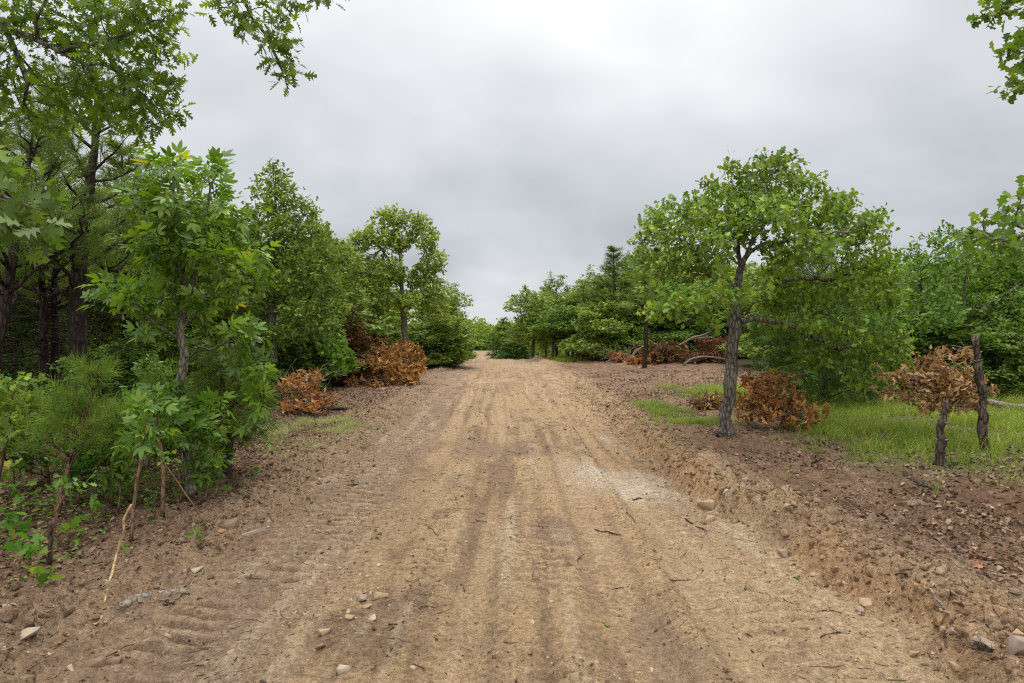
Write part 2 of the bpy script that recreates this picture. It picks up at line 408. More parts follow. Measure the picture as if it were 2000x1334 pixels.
M['oak_far'] = leaf_mat('oak_leaves_dull', [(0, (0.098, 0.149, 0.026)), (.55, (0.186, 0.263, 0.041)), (1, (0.274, 0.352, 0.059))], .36)
M['softoak'] = leaf_mat('dark_green_oak_leaves', [(0, (.045, .085, .016)), (.6, (.075, .15, .022)), (1, (.12, .20, .03))], .3, tcol=(1.2, 1.25, .5))  # dark to mid green leaves with little yellow
M['redoak'] = leaf_mat('red_oak_leaves', [(0, (0.057, 0.104, 0.014)), (.6, (0.109, 0.191, 0.022)), (1, (0.172, 0.262, 0.027))], .5, tcol=(1.400, 1.235, 0.400))
M['hick'] = leaf_mat('hickory_leaves', [(0, (0.048, 0.108, 0.011)), (.5, (0.097, 0.199, 0.019)), (.985, (0.179, 0.301, 0.022)), (1, (0.360, 0.325, 0.022))], .38, .42, .45)
M['young'] = leaf_mat('seedling_leaves', [(0, (0.067, 0.152, 0.018)), (.6, (0.116, 0.237, 0.025)), (.93, (0.179, 0.284, 0.029)), (1, (0.398, 0.341, 0.029))], .4, .45)
M['pine'] = leaf_mat('pine_needles', [(0, (0.073, 0.123, 0.019)), (.6, (0.136, 0.203, 0.029)), (1, (0.209, 0.275, 0.037))], .25, .5, .3)
M['pineyoung'] = leaf_mat('young_pine_needles', [(0, (0.093, 0.162, 0.022)), (.6, (0.149, 0.237, 0.031)), (1, (0.248, 0.323, 0.045))], .3, .5)
M['cedar'] = leaf_mat('cedar_sprays', [(0, (0.037, 0.068, 0.012)), (.6, (0.073, 0.123, 0.018)), (1, (0.116, 0.182, 0.028))], .15, .6, .1)
M['dead'] = leaf_mat('dead_leaves', [(0, (.13, .052, .020)), (.5, (.34, .145, .045)), (.85, (.48, .23, .08)), (1, (.54, .33, .15))], .25, .7, .15, (1.2, .9, .6))
M['deadtan'] = leaf_mat('dead_tan_leaves', [(0, (.17, .080, .034)), (.5, (.34, .18, .080)), (.85, (.50, .29, .14)), (1, (.62, .40, .21))], .25, .6, .2, (1.2, .95, .7))
M['deadcedar'] = leaf_mat('dead_cedar', [(0, (.07, .033, .014)), (.6, (.14, .068, .026)), (1, (.20, .10, .04))], .15, .7, .1, (1, .9, .7))
M['grass'] = leaf_mat('grass_blades', [(0, (0.098, 0.157, 0.018)), (.55, (0.183, 0.271, 0.029)), (.85, (0.267, 0.337, 0.044)), (1, (0.448, 0.361, 0.096))], .35, .5, .25)
M['drygrass'] = leaf_mat('sparse_grass', [(0, (.13, .17, .05)), (.5, (.22, .26, .09)), (1, (.36, .32, .17))], .3, .6, .2)
M['litterorange'] = leaf_mat('orange_litter', [(0, (.08, .042, .025)), (.6, (.20, .095, .05)), (1, (.34, .18, .09))], .1, .7, .1, (1, .9, .8))
M['litter'] = leaf_mat('leaf_litter', [(0, (.065, .036, .022)), (.5, (.15, .084, .050)), (.85, (.235, .145, .09)), (1, (.34, .23, .155))], .1, .7, .2, (1, .9, .8))

def bark_mat(name, c1, c2, scale=9, zst=.22, bump=.6, lichen=None):
    m, nt = newmat(name); L = nt.links.new; t = NN(nt, 'ShaderNodeTexCoord'); mp = NN(nt, 'ShaderNodeMapping'); mp.inputs['Scale'].default_value = (1, 1, zst)
    L(t.outputs['Object'], mp.inputs[0])
    n = NN(nt, 'ShaderNodeTexNoise'); n.inputs['Scale'].default_value = scale * 2.2; n.inputs['Detail'].default_value = 5; n.inputs['Roughness'].default_value = .65; n.inputs['Distortion'].default_value = .4; L(mp.outputs[0], n.inputs[0])
    v = NN(nt, 'ShaderNodeTexVoronoi', feature='DISTANCE_TO_EDGE'); v.inputs['Scale'].default_value = scale * 2.4; L(mp.outputs[0], v.inputs['Vector'])
    ad = NN(nt, 'ShaderNodeMath', operation='MULTIPLY'); L(n.outputs[0], ad.inputs[0])
    mr = NN(nt, 'ShaderNodeMapRange'); L(v.outputs['Distance'], mr.inputs[0]); mr.inputs[2].default_value = .22; mr.inputs[3].default_value = .45; mr.inputs[4].default_value = 1.1; L(mr.outputs[0], ad.inputs[1])
    c = cramp(nt, [(.2, c1), (.62, c2)], ad.outputs[0])
    if lichen:
        n2 = NN(nt, 'ShaderNodeTexNoise'); n2.inputs['Scale'].default_value = 7; n2.inputs['Detail'].default_value = 4; L(t.outputs['Object'], n2.inputs[0])
        mr2 = NN(nt, 'ShaderNodeMapRange'); L(n2.outputs[0], mr2.inputs[0]); mr2.inputs[1].default_value = .54; mr2.inputs[2].default_value = .66; mr2.inputs[4].default_value = .7
        mx = NN(nt, 'ShaderNodeMix', data_type='RGBA'); L(mr2.outputs[0], mx.inputs[0]); L(c, mx.inputs[6]); mx.inputs[7].default_value = (*lichen, 1); c = mx.outputs[2]
    b = NN(nt, 'ShaderNodeBump'); b.inputs['Strength'].default_value = bump; b.inputs['Distance'].default_value = .03; L(ad.outputs[0], b.inputs['Height'])
    p = NN(nt, 'ShaderNodeBsdfPrincipled'); L(c, p.inputs['Base Color']); p.inputs['Roughness'].default_value = .9; p.inputs['Specular IOR Level'].default_value = .15; L(b.outputs[0], p.inputs['Normal'])
    o = NN(nt, 'ShaderNodeOutputMaterial'); L(p.outputs[0], o.inputs[0]); return m
M['bark'] = bark_mat('oak_bark', (.036, .030, .024), (.21, .18, .145), 10, .25, .9, (.20, .20, .165))
M['pinebark'] = bark_mat('pine_bark', (.014, .010, .008), (.062, .044, .034), 8, .3, 1.0)
M['hickbark'] = bark_mat('hickory_bark', (.07, .06, .045), (.27, .25, .20), 12, .3, .6, (.36, .37, .31))
M['deadwood'] = bark_mat('grey_deadwood', (.10, .08, .06), (.27, .225, .175), 8, .9, .5)
M['darkwood'] = bark_mat('rotten_dark_wood', (.026, .019, .014), (.12, .088, .065), 12, .3, .9)
M['palewood'] = bark_mat('barkless_pale_wood', (.30, .19, .09), (.52, .37, .20), 14, .25, .4)
M['redstem'] = bark_mat('reddish_sapling_bark', (.10, .060, .036), (.27, .17, .11), 14, .3, .5)
M['stumpbark'] = bark_mat('charred_bark', (.020, .015, .012), (.12, .088, .065), 9, .35, 1.0, (.15, .14, .11))

# soil: albedo per vertex from where each kind of soil lies, plus shade painted into grooves, broken up by noise
def soil_mat(name):
    m, nt = newmat(name); L = nt.links.new; a = NN(nt, 'ShaderNodeAttribute', attribute_name='col'); t = NN(nt, 'ShaderNodeTexCoord')
    def nz(s, d, r): n = NN(nt, 'ShaderNodeTexNoise'); n.inputs['Scale'].default_value = s; n.inputs['Detail'].default_value = d; n.inputs['Roughness'].default_value = r; L(t.outputs['Object'], n.inputs[0]); return n.outputs[0]
    n1_ = nz(30, 6, .78); n2_ = nz(110, 4, .8); n3_ = nz(9, 4, .6)
    def mr(x, a0, a1, b0, b1): q = NN(nt, 'ShaderNodeMapRange'); L(x, q.inputs[0]); q.inputs[1].default_value = a0; q.inputs[2].default_value = a1; q.inputs[3].default_value = b0; q.inputs[4].default_value = b1; return q.outputs[0]
    def mul_(x, y): q = NN(nt, 'ShaderNodeMath', operation='MULTIPLY'); L(x, q.inputs[0]); L(y, q.inputs[1]); return q.outputs[0]
    k = mul_(mul_(mr(n1_, .33, .67, .50, 1.42), mr(n2_, .35, .65, .66, 1.30)), mr(n3_, .3, .7, .86, 1.12))
    s = NN(nt, 'ShaderNodeVectorMath', operation='SCALE'); L(a.outputs['Color'], s.inputs[0]); L(k, s.inputs['Scale'])
    ad = NN(nt, 'ShaderNodeMath', operation='ADD'); L(n1_, ad.inputs[0]); L(mul_(n2_, mr(n3_, 0, 1, .45, .45)), ad.inputs[1])
    b = NN(nt, 'ShaderNodeBump'); b.inputs['Strength'].default_value = .85; b.inputs['Distance'].default_value = .04; L(ad.outputs[0], b.inputs['Height'])
    p = NN(nt, 'ShaderNodeBsdfPrincipled'); L(s.outputs[0], p.inputs['Base Color']); p.inputs['Roughness'].default_value = .95; p.inputs['Specular IOR Level'].default_value = .1; L(b.outputs[0], p.inputs['Normal'])
    o = NN(nt, 'ShaderNodeOutputMaterial'); L(p.outputs[0], o.inputs[0]); return m
M['soil'] = soil_mat('soil')
def rock_mat(name, c1, c2, attr=False):
    m, nt = newmat(name); L = nt.links.new; t = NN(nt, 'ShaderNodeTexCoord'); n = NN(nt, 'ShaderNodeTexNoise'); n.inputs['Scale'].default_value = 22; n.inputs['Detail'].default_value = 6; n.inputs['Roughness'].default_value = .65; L(t.outputs['Object'], n.inputs[0])
    f = n.outputs[0]
    if attr:
        a = NN(nt, 'ShaderNodeAttribute', attribute_name='rnd'); q = NN(nt, 'ShaderNodeMath', operation='MULTIPLY_ADD'); L(a.outputs['Fac'], q.inputs[0]); q.inputs[1].default_value = .6; L(f, q.inputs[2]); f = q.outputs[0]
        q2 = NN(nt, 'ShaderNodeMath', operation='SUBTRACT'); L(f, q2.inputs[0]); q2.inputs[1].default_value = .25; f = q2.outputs[0]
    c = cramp(nt, [(.25, c1), (.8, c2)], f); b = NN(nt, 'ShaderNodeBump'); b.inputs['Strength'].default_value = .5; b.inputs['Distance'].default_value = .01; L(n.outputs[0], b.inputs['Height'])
    p = NN(nt, 'ShaderNodeBsdfPrincipled'); L(c, p.inputs['Base Color']); p.inputs['Roughness'].default_value = .85; p.inputs['Specular IOR Level'].default_value = .2; L(b.outputs[0], p.inputs['Normal'])
    o = NN(nt, 'ShaderNodeOutputMaterial'); L(p.outputs[0], o.inputs[0]); return m
M['rocktan'] = rock_mat('tan_sandstone', (.22, .145, .080), (.42, .30, .18))
M['rockgrey'] = rock_mat('greyish_sandstone', (.17, .125, .095), (.33, .25, .19))
M['rockpale'] = rock_mat('pale_stone', (.24, .18, .125), (.46, .365, .27))
M['rockbrown'] = rock_mat('brown_stone', (.13, .085, .055), (.26, .17, .11))
M['gravel'] = rock_mat('gravel_mix', (.11, .072, .045), (.38, .275, .18), True)
M['twigs'] = rock_mat('twig_mix', (.05, .032, .022), (.22, .155, .11), True)

# ------------------------------------------------------------------ ground and road (one terrain sheet cut along the road edge)
def axis_sym(core, d0, lim, g):
    a = list(np.arange(0, core, d0)); d = d0
    while a[-1] < lim: d = min(d * g, lim / 6); a.append(a[-1] + d)
    a = np.array(a); return np.concatenate([-a[:0:-1], a])
xs = axis_sym(3.4, 0.023, 420, 1.035)
ys = [-60, -30, -15, -8, -4, -2, -1, -.4, 0, .3, .6, .85, 1.05, 1.2, 1.32, 1.42, 1.5]; y = 1.5
while y < 46: y += max(.012, .0052 * y); ys.append(y)
while y < 900: y *= 1.035; ys.append(y)
ys = np.array(ys); X, Y = np.meshgrid(xs, ys); Z = H(X, Y)
nx, ny = len(xs), len(ys)
def soil_colour(x, y):
    rd = in_road(x, y) * ss(172, 164, y); tr = track(x, y); er = x - edge_r(y); el = edge_l(y) - x
    n_a = fbm(x * .7, y * .35, 50, 4); n_b = fbm(x * 3.2, y * 2.0, 51, 4); n_c = fbm(x * 9, y * 9, 52, 3); n_d = fbm(x * 5, y * 1.1, 53, 3)
    A = lambda *c: np.array(c)[None, None]
    tan = A(.365, .248, .135); dark = A(.188, .120, .074); pale = A(.46, .355, .240); ora = A(.36, .215, .11); brown = A(.220, .137, .084); lit = A(.155, .091, .054); green = A(.10, .13, .035)
    def mix(c, d, k): return c * (1 - k[..., None]) + d * k[..., None]
    road = mix(tan * np.ones(x.shape + (1,)), dark, ss(.50, .72, n_b * .55 + n_d * .45) * (1 - .6 * tr) * .85)
    road = mix(road, A(.215, .142, .098), .85 * ss(-.75, -1.45, lateral(x, y) + .6 * (n_b - .5)) * (.5 + .5 * ss(.3, .55, n_a)))
    road = mix(road, pale, ss(.56, .74, n_d * .6 + n_a * .4) * (1 - .8 * tr) * .65)
    road = mix(road, A(.365, .248, .140), tr * .8); road = mix(road, dark * .95, .35 * gs(tr, .5, .25))
    s1, s2 = streak(x, y); road = mix(road, dark, .62 * ss(.47, .32, s1)); road = mix(road, pale, .42 * ss(.55, .72, s1) * (.4 + .6 * ss(.4, .6, s2)))  # scrape-line soil tones plus painted relief shade: low lines darker, high ones paler
    road = mix(road, dark, .35 * ss(.45, .25, s2))
    road = mix(road, A(.22, .15, .10), .65 * ss(.55, .72, fbm(x * 1.1 + 5, y * .42, 66, 4)))
    m, p = cleat(x, y); road = mix(road, dark * .9, m * ss(.45, .1, p) * .8); road = mix(road, A(.43, .315, .195), m * ss(.4, .8, p) * .5)  # relief shade painted into the colour: cleat grooves darkened, ridges lightened
    road = mix(road, ora, .25 * ss(.52, .7, fbm(x * 1.4, y * .8, 60, 3)) * ss(0.5, 1.3, x))
    road = mix(road, A(.44, .32, .19), .5 * ss(.8, 1.4, x) * ss(9, 4, y))
    # bare white-ish scraped patch on the right of the road
    pat = np.exp(-((x - 1.28) / .44) ** 4 - ((y - 7.35 + .5 * (x - 1.2)) / .70) ** 4) * (.55 + .45 * ss(.30, .62, n_b))
    pat2 = np.exp(-((x - .78) / .22) ** 2 - ((y - 7.8) / .8) ** 2) * (.4 + .6 * ss(.35, .65, n_b))
    road = mix(road, A(.52, .44, .34), np.clip(.8 * pat + .7 * pat2, 0, 1))
    road = mix(road, A(.33, .225, .145), .5 * ss(14, 34, y))
    side = mix(brown * np.ones(x.shape + (1,)), lit, ss(.42, .62, n_b * .5 + n_a * .5))
    side = mix(side, A(.28, .19, .13), ss(.5, .7, n_c * .4 + n_b * .6) * .8)
    side = mix(side, A(.30, .205, .125), .7 * ss(1.3, .2, el) * ss(-.2, .1, el)); side = mix(side, A(.36, .245, .140), .85 * ss(1.1, .3, er + .6 * (n_a - .5)) * ss(-.2, .05, er) * ss(.25, .5, n_b + .1))
    side = mix(side, ora, .75 * gs(er, .10, .22) * ss(.38, .55, fbm(x * 1.2, y * .9, 61, 3)) * ss(16, 6, y))
    # stony pale spoil near the camera on the right
    side = mix(side, A(.33, .235, .15), .7 * ss(5.0, 3.0, y) * ss(0, .4, er) * ss(.35, .6, n_b))
    # deep litter under the trees
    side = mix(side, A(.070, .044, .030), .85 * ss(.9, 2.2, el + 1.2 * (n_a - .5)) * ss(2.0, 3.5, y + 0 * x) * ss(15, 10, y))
    fw = ss(1.6, 3.2, er + 1.5 * (n_a - .5)) * ss(6.4, 7.6, y) * ss(19, 16, y); side = mix(side, green, .8 * fw)
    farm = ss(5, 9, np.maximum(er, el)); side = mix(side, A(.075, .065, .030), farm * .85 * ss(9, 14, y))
    side = mix(side, A(.07, .095, .035), np.maximum(ss(44, 60, y) * ss(.5, 2, np.maximum(er, el)), ss(160, 172, y)))
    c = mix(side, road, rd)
    return np.concatenate([c, np.ones(x.shape + (1,))], -1)
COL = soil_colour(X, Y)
idx = np.arange(nx * ny).reshape(ny, nx)
Fq = np.stack([idx[:-1, :-1], idx[:-1, 1:], idx[1:, 1:], idx[1:, :-1]], -1).reshape(-1, 4)
cxm = (X[:-1, :-1] + X[1:, 1:]) / 2; cym = (Y[:-1, :-1] + Y[1:, 1:]) / 2
isroad = ((cxm > edge_l(cym)) & (cxm < edge_r(cym)) & (cym < 175)).ravel()
VV = np.stack([X, Y, Z], -1).reshape(-1, 3); CC = COL.reshape(-1, 4)
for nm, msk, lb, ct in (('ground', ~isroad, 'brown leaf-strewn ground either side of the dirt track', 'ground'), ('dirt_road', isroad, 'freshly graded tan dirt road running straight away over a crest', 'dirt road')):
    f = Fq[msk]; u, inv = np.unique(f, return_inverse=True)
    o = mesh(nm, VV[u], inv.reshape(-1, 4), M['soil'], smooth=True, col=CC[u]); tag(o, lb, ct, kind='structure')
# ------------------------------------------------------------------ tree builders
def build_tree(name, label, cat, loc, lines, blobs, n, step, dk, rbase, leaf, size, per, mat, bark, r0=.004, seed=1, group=None,
               tmax=3, spread=.9, off=.05, up=.6, drop=0, trop=(0, 0, .08), wig=.02, cap=7000, di=1.6, shell=.45, keep=1.0, parts=('trunk', 'crown'), flare=1.5, jit=.2, barkn=.16, rcap=None, sizevar=.35):
    rg = np.random.RandomState(seed)
    seeds = []; par = []
    for li, ln in enumerate(lines):
        p = resample(np.array(ln, float), step)
        if li: 
            s = np.array(seeds); j = int(np.argmin(np.linalg.norm(s - p[0], axis=1))); p[0] = s[j]
            q = wiggle(p, wig * 1.4, rg); 
            for i in range(1, len(q)): seeds.append(q[i]); par.append(j if i == 1 else len(seeds) - 2)
        else:
            q = wiggle(p, wig, rg)
            for i in range(len(q)): seeds.append(q[i]); par.append(i - 1)
    A = blobs_points(blobs, n, rg, shell)
    A = A[A[:, 2] > .05]
    N, P = colonize(np.array(seeds), np.array(par), A, step, di, dk, 160, rg, trop, jit, cap)
    ch, tips, rad, kids = skeleton_chains(N, P, r0, rbase, flare=flare, rcap=rcap)
    t = thing(name, label, cat, loc, group)
    v, f = tubes(ch, barkn, seed); mesh(parts[0], v, f, bark, t, smooth=True)
    cen = A.mean(0)
    v, f, r = leaf_cloud(N, P, tips, rg, leaf, size, per, tmax, spread, off, up, drop, cen, keep, sizevar)
    mesh(parts[1], v, f, mat, t, rnd=r)
    return t

def build_pine(name, label, cat, loc, line, z0, L0, bark, mat, rbase, brush, bsize, seed=1, group=None, whorl=.38, nb=5, sub=.22, lean_up=.35, profile=None, dead=0, drape=0.0):
    rg = np.random.RandomState(seed); tr = resample(np.array(line, float), .15); tr = wiggle(tr, .012, rg); h = tr[-1, 2]
    s = np.linspace(0, 1, len(tr)); rad = rbase * (1 - s) ** .8 + .008; rad[:2] *= np.array([1.35, 1.12])[:len(rad[:2])]
    chains = [(tr, rad, 14)]; P = []; D = []
    def trunk_at(z): return np.array([np.interp(z, tr[:, 2], tr[:, i]) for i in range(3)])
    z = z0
    while z < h - .12:
        u = (z - z0) / (h - z0); L = (profile(u) if profile else L0 * (1 - u) ** .75 * (.75 + .4 * rg.rand())) 
        a0 = rg.rand() * 6.28
        for b in range(nb if rg.rand() > .15 else nb - 1):
            a = a0 + b * 6.28 / nb + rg.randn() * .3; l = L * (.65 + .5 * rg.rand()); 
            if l < .12: l = .12
            m = max(4, int(l / .12)); tt = np.linspace(0, 1, m); el = lean_up + .5 * u + .12 * rg.randn()
            d = np.array([math.cos(a), math.sin(a), 0]); o = trunk_at(z + .1 * rg.randn())
            pts = o + d * (tt * l)[:, None] * math.cos(el) + np.array([0, 0, 1.]) * ((tt * math.sin(el) + .22 * tt ** 2 * (1 - drape) - drape * .5 * tt ** 2) * l)[:, None]
            pts[1:] += np.cumsum(rg.randn(m - 1, 3) * .012, 0) * (1 + l)
            r = (.010 + .014 * l) * (1 - tt) + .004; chains.append((pts, r, 5 if l > .5 else 3))
            tip = nrm(pts[-1] - pts[-2]); P.append(pts[-1] - tip * bsize * .6); D.append(tip)
            for k in range(1, m - 1):
                if tt[k] < .3 or rg.rand() > (.12 / sub) + .35: continue
                for sdn in (1, -1):
                    if rg.rand() < .2: continue
                    sl = (.12 + .38 * l * (1 - tt[k])) * (.6 + .6 * rg.rand()); tg = nrm(pts[k + 1] - pts[k - 1]); side = nrm(np.cross(tg, [0, 0, 1])) * sdn
                    dd = nrm(tg * .8 + side * .8 + np.array([0, 0, .35]) + .2 * rg.randn(3)); e = pts[k] + dd * sl
                    chains.append((np.array([pts[k], pts[k] + dd * sl * .5 + rg.randn(3) * .01, e]), np.array([.007, .005, .003]), 3)); P.append(e - dd * bsize * .5); D.append(dd)
                    if sl > .3: P.append(pts[k] + dd * sl * .45); D.append(nrm(dd + .3 * rg.randn(3)))
        z += whorl * (.7 + .6 * rg.rand())
    tip = nrm(tr[-1] - tr[-2]); P += [tr[-1] - tip * bsize * .5, tr[-1] - tip * bsize * 1.1]; D += [tip, tip]
    for _ in range(dead):
        zz = rg.uniform(.5, z0) if z0 > .6 else .5; a = rg.rand() * 6.28; l = rg.uniform(.4, 1.5); o = trunk_at(zz); d = np.array([math.cos(a), math.sin(a), rg.uniform(-.25, .3)])
        m = 7; tt = np.linspace(0, 1, m)[:, None]; pts = o + d * tt * l + np.array([0, 0, -.12]) * tt ** 2 * l; pts[1:] += np.cumsum(rg.randn(m - 1, 3) * .02, 0)
        chains.append((pts, np.linspace(.014, .003, m), 4))
        for k in (2, 3, 4, 5):
            e = pts[k] + nrm(d + .8 * rg.randn(3)) * l * .3; chains.append((np.array([pts[k], (pts[k] + e) / 2 + rg.randn(3) * .02, e]), np.array([.005, .004, .002]), 3))
    t = thing(name, label, cat, loc, group)
    v, f = tubes(chains, .18, seed); mesh('trunk', v, f, bark, t, smooth=True)
    P = np.array(P); D = np.array(D); v, f, r = place(P, D, rg.randn(len(P), 3), bsize * (.8 + .4 * rg.rand(len(P))), brush, rg)
    r = np.clip(r * .75 + .25 * rg.rand(len(r)), 0, 1); mesh('crown', v, f, mat, t, rnd=r)
    return t

def pxl(loc, d):
    def L(*pts): return [at(p[0], p[1], d + (p[2] if len(p) > 2 else 0)) - loc for p in pts]
    def B(*bl): 
        o = []
        for b in bl:
            c = at(b[0], b[1], d + b[2]) - loc; k = (d + b[2]) / F; o.append((*c, b[3] * k, b[5], b[4] * k) + ((b[6],) if len(b) > 6 else ()))
        return o
    return L, B

def Bk(k):
    def f(*bl): return [(*q[:3], q[3] * k, q[4] * k, q[5] * k) + tuple(q[6:]) for q in B(*bl)]
    return f
# ---- the big oak standing by itself on the right of the track
loc = gp(1418, 846); d = loc[1]; Lp, B = pxl(loc, d); loc0 = loc
lines = [Lp((1418, 852), (1424, 770), (1429, 690), (1436, 615), (1440, 560, .05), (1444, 510, .1), (1440, 470, .2), (1452, 420, .3), (1490, 370, .2), (1500, 330)),
         Lp((1444, 520), (1460, 497, -.1), (1487, 480, -.2), (1530, 478, -.5), (1560, 470, -.6), (1600, 455, -.7), (1660, 450, -.6)),
         Lp((1455, 495), (1475, 465, -.3), (1500, 440, -.5), (1500, 400, -.5), (1488, 370, -.4)),
         Lp((1440, 565), (1480, 555, .2), (1530, 548, .3), (1590, 552, .4), (1640, 535, .6), (1700, 530, .8)),
         Lp((1438, 600), (1470, 575, .3), (1540, 500, .9), (1610, 430, 1.2), (1650, 420, 1.3)),
         Lp((1438, 575), (1415, 540, -.2), (1385, 548, -.4), (1372, 515, -.5), (1350, 480, -.6), (1310, 470, -.6)),
         Lp((1443, 520), (1425, 490, .4), (1400, 450, .7), (1380, 420, .9)),
         Lp((1438, 628), (1458, 606, -.3), (1480, 580, -.6), (1475, 575, -.9), (1430, 580, -1.3), (1390, 590, -1.5)),
         Lp((1438, 632), (1470, 622, -.1), (1525, 632, -.2), (1570, 652, -.3), (1625, 672, -.2), (1690, 692, 0)),
         Lp((1436, 640), (1405, 635, -.6), (1350, 630, -1.1), (1300, 615, -1.3))]
bl = Bk(.81)((1500, 345, 0, 85, 52, .9), (1440, 350, .3, 60, 40, .8), (1400, 405, .5, 75, 55, 1.1), (1320, 430, -.2, 70, 48, 1.0), (1290, 500, -.3, 55, 55, .9), (1370, 490, -.5, 75, 55, 1.1), (1480, 430, -.4, 95, 60, 1.2),
       (1590, 420, .6, 80, 50, 1.0), (1655, 455, .2, 75, 50, 1.0), (1560, 490, -.6, 80, 50, 1.1), (1690, 520, .4, 65, 55, 1.0), (1630, 570, .4, 95, 40, 1.2), (1720, 580, .8, 50, 45, .9), (1560, 375, .3, 55, 45, .8), (1640, 395, .8, 38, 28, .6), (1700, 425, .6, 35, 28, .6),
       (1425, 580, -1.3, 85, 28, .7), (1490, 565, -1.0, 45, 22, .5), (1350, 590, -1.3, 60, 28, .6), (1270, 610, -1.3, 40, 28, .4), (1400, 640, -1.2, 30, 25, .3), (1265, 560, -.6, 35, 40, .6),
       (1560, 640, -.1, 70, 28, .9), (1640, 660, 0, 80, 34, 1.0), (1710, 680, .2, 60, 45, .9), (1600, 700, .1, 70, 30, .8), (1740, 700, .5, 35, 35, .6), (1530, 590, .6, 70, 35, 1.0), (1270, 460, -.3, 38, 40, .7), (1500, 305, .1, 22, 14, .3), (1545, 318, .1, 16, 12, .3), (1415, 325, .2, 18, 12, .3), (1375, 355, .1, 22, 14, .3), (1300, 395, 0, 22, 14, .3), (1250, 425, -.1, 16, 12, .3), (1735, 440, .5, 18, 13, .3), (1755, 495, .4, 16, 16, .3), (1590, 365, .3, 18, 13, .3), (1250, 535, -.4, 14, 16, .3), (1730, 640, .3, 36, 22, .5), (1755, 720, .4, 24, 30, .5), (1680, 745, .2, 45, 22, .6))
build_tree('oak_tree', 'lone spreading oak with low crooked limbs on bare soil beside the track', 'tree', loc, lines, bl, 4600, .08, .13, .088, LEAF_POST, .084, 7, M['oak'], M['bark'], r0=.0035, seed=3, cap=11000, tmax=3, spread=1.0, off=.045, shell=.2, flare=1.7, sizevar=.45)

# ---- dark cedar growing behind it, down to the ground
loc = gp(1610, 788); d = loc[1]; Lp, B = pxl(loc, d)
build_tree('cedar_tree', 'dark cedar sweeping to the ground close behind the lone oak', 'tree', loc, [Lp((1610, 792), (1605, 700), (1600, 600), (1600, 540))],
           B((1600, 560, 0, 70, 60, 1.2), (1570, 640, 0, 110, 60, 1.6), (1640, 660, -.2, 110, 60, 1.6), (1560, 730, -.3, 90, 35, 1.4), (1650, 735, -.3, 85, 38, 1.5), (1600, 760, -.3, 100, 25, 1.3)),
           1900, .14, .2, .11, CEDAR, .26, 2, M['cedar'], M['darkwood'], seed=5, tmax=4, spread=.6, cap=5000)
loc = gp(1700, 778); d = loc[1]; Lp, B = pxl(loc, d)
build_tree('oak_sapling', 'low bushy oak with bright outer leaves at the grass edge beside the dark cedar', 'tree', loc, [Lp((1700, 785), (1690, 720), (1700, 650)), Lp((1698, 740), (1730, 700), (1750, 680))],
           B((1700, 650, 0, 60, 50, 1.0), (1740, 690, -.3, 45, 45, .8), (1665, 705, -.6, 60, 45, .9), (1620, 740, -.8, 55, 30, .8), (1710, 740, -.5, 50, 30, .8)),
           1100, .11, .17, .05, LEAF_POST, .115, 5, M['oak'], M['bark'], seed=6, cap=4000)

# ---- oaks at the far right behind the grass
def simple_oak(px, py, label, top, wpx, seed, lean=0, trunkh=.3, name='oak_tree', leaf=LEAF_OAKS, size=.105, n=2600, mat='oak', low=.38, bark='bark', rbase=.10, group=None, per=8, d=None, step=.14, dep=1.0, extra=()):
    if d is None: loc = gp(px, py)
    else: x = (px - 1000) / F * d; loc = np.array([x, d, float(H(x, d))])
    d = loc[1]; Lp, B = pxl(loc, d); rg = np.random.RandomState(seed); pyb = HZ + (EYE - loc[2]) / d * F; h = pyb - top; bl = []
    for i in range(11):
        t = i / 10.; yy = top + h * (.09 + (1 - low - .09) * t); ww = wpx * .5 * (.35 + .75 * math.sin(min(1, t * 1.15 + .12) * 2.2)); m = 1 if i == 0 else 2
        for _ in range(m):
            bl.append((px + lean + ww * rg.uniform(-.68, .68), yy + h * .03 * rg.randn(), rg.uniform(-.7, .7) * ww * d / F * dep, ww * rg.uniform(.32, .5) + 8, h * rg.uniform(.075, .125), ww * d / F * .45 * dep))
    bl += list(extra)
    tl = [Lp((px, pyb + 3), (px + lean * .3, pyb - h * trunkh), (px + lean * .7, top + h * .4), (px + lean, top + h * .15))]
    for s in (-1, 1): tl.append(Lp((px + lean * .3, pyb - h * (trunkh + .05)), (px + lean * .5 + s * wpx * .16, top + h * .48), (px + lean + s * wpx * .3, top + h * .38)))
    return build_tree(name, label, 'tree', loc, tl, B(*bl), n, step, step * 1.45, rbase, leaf, size, per, M[mat], M[bark], seed=seed, cap=6000, group=group, di=2.5)
simple_oak(1868, 766, 'broad oak rising behind the two dead stumps and the grass', 432, 320, 11, lean=25, low=.10, n=4400, rbase=.12, step=.155)
simple_oak(2010, 765, 'wide oak cut by the picture edge behind the lying grey log', 470, 230, 12, low=.08, n=3200, step=.155)
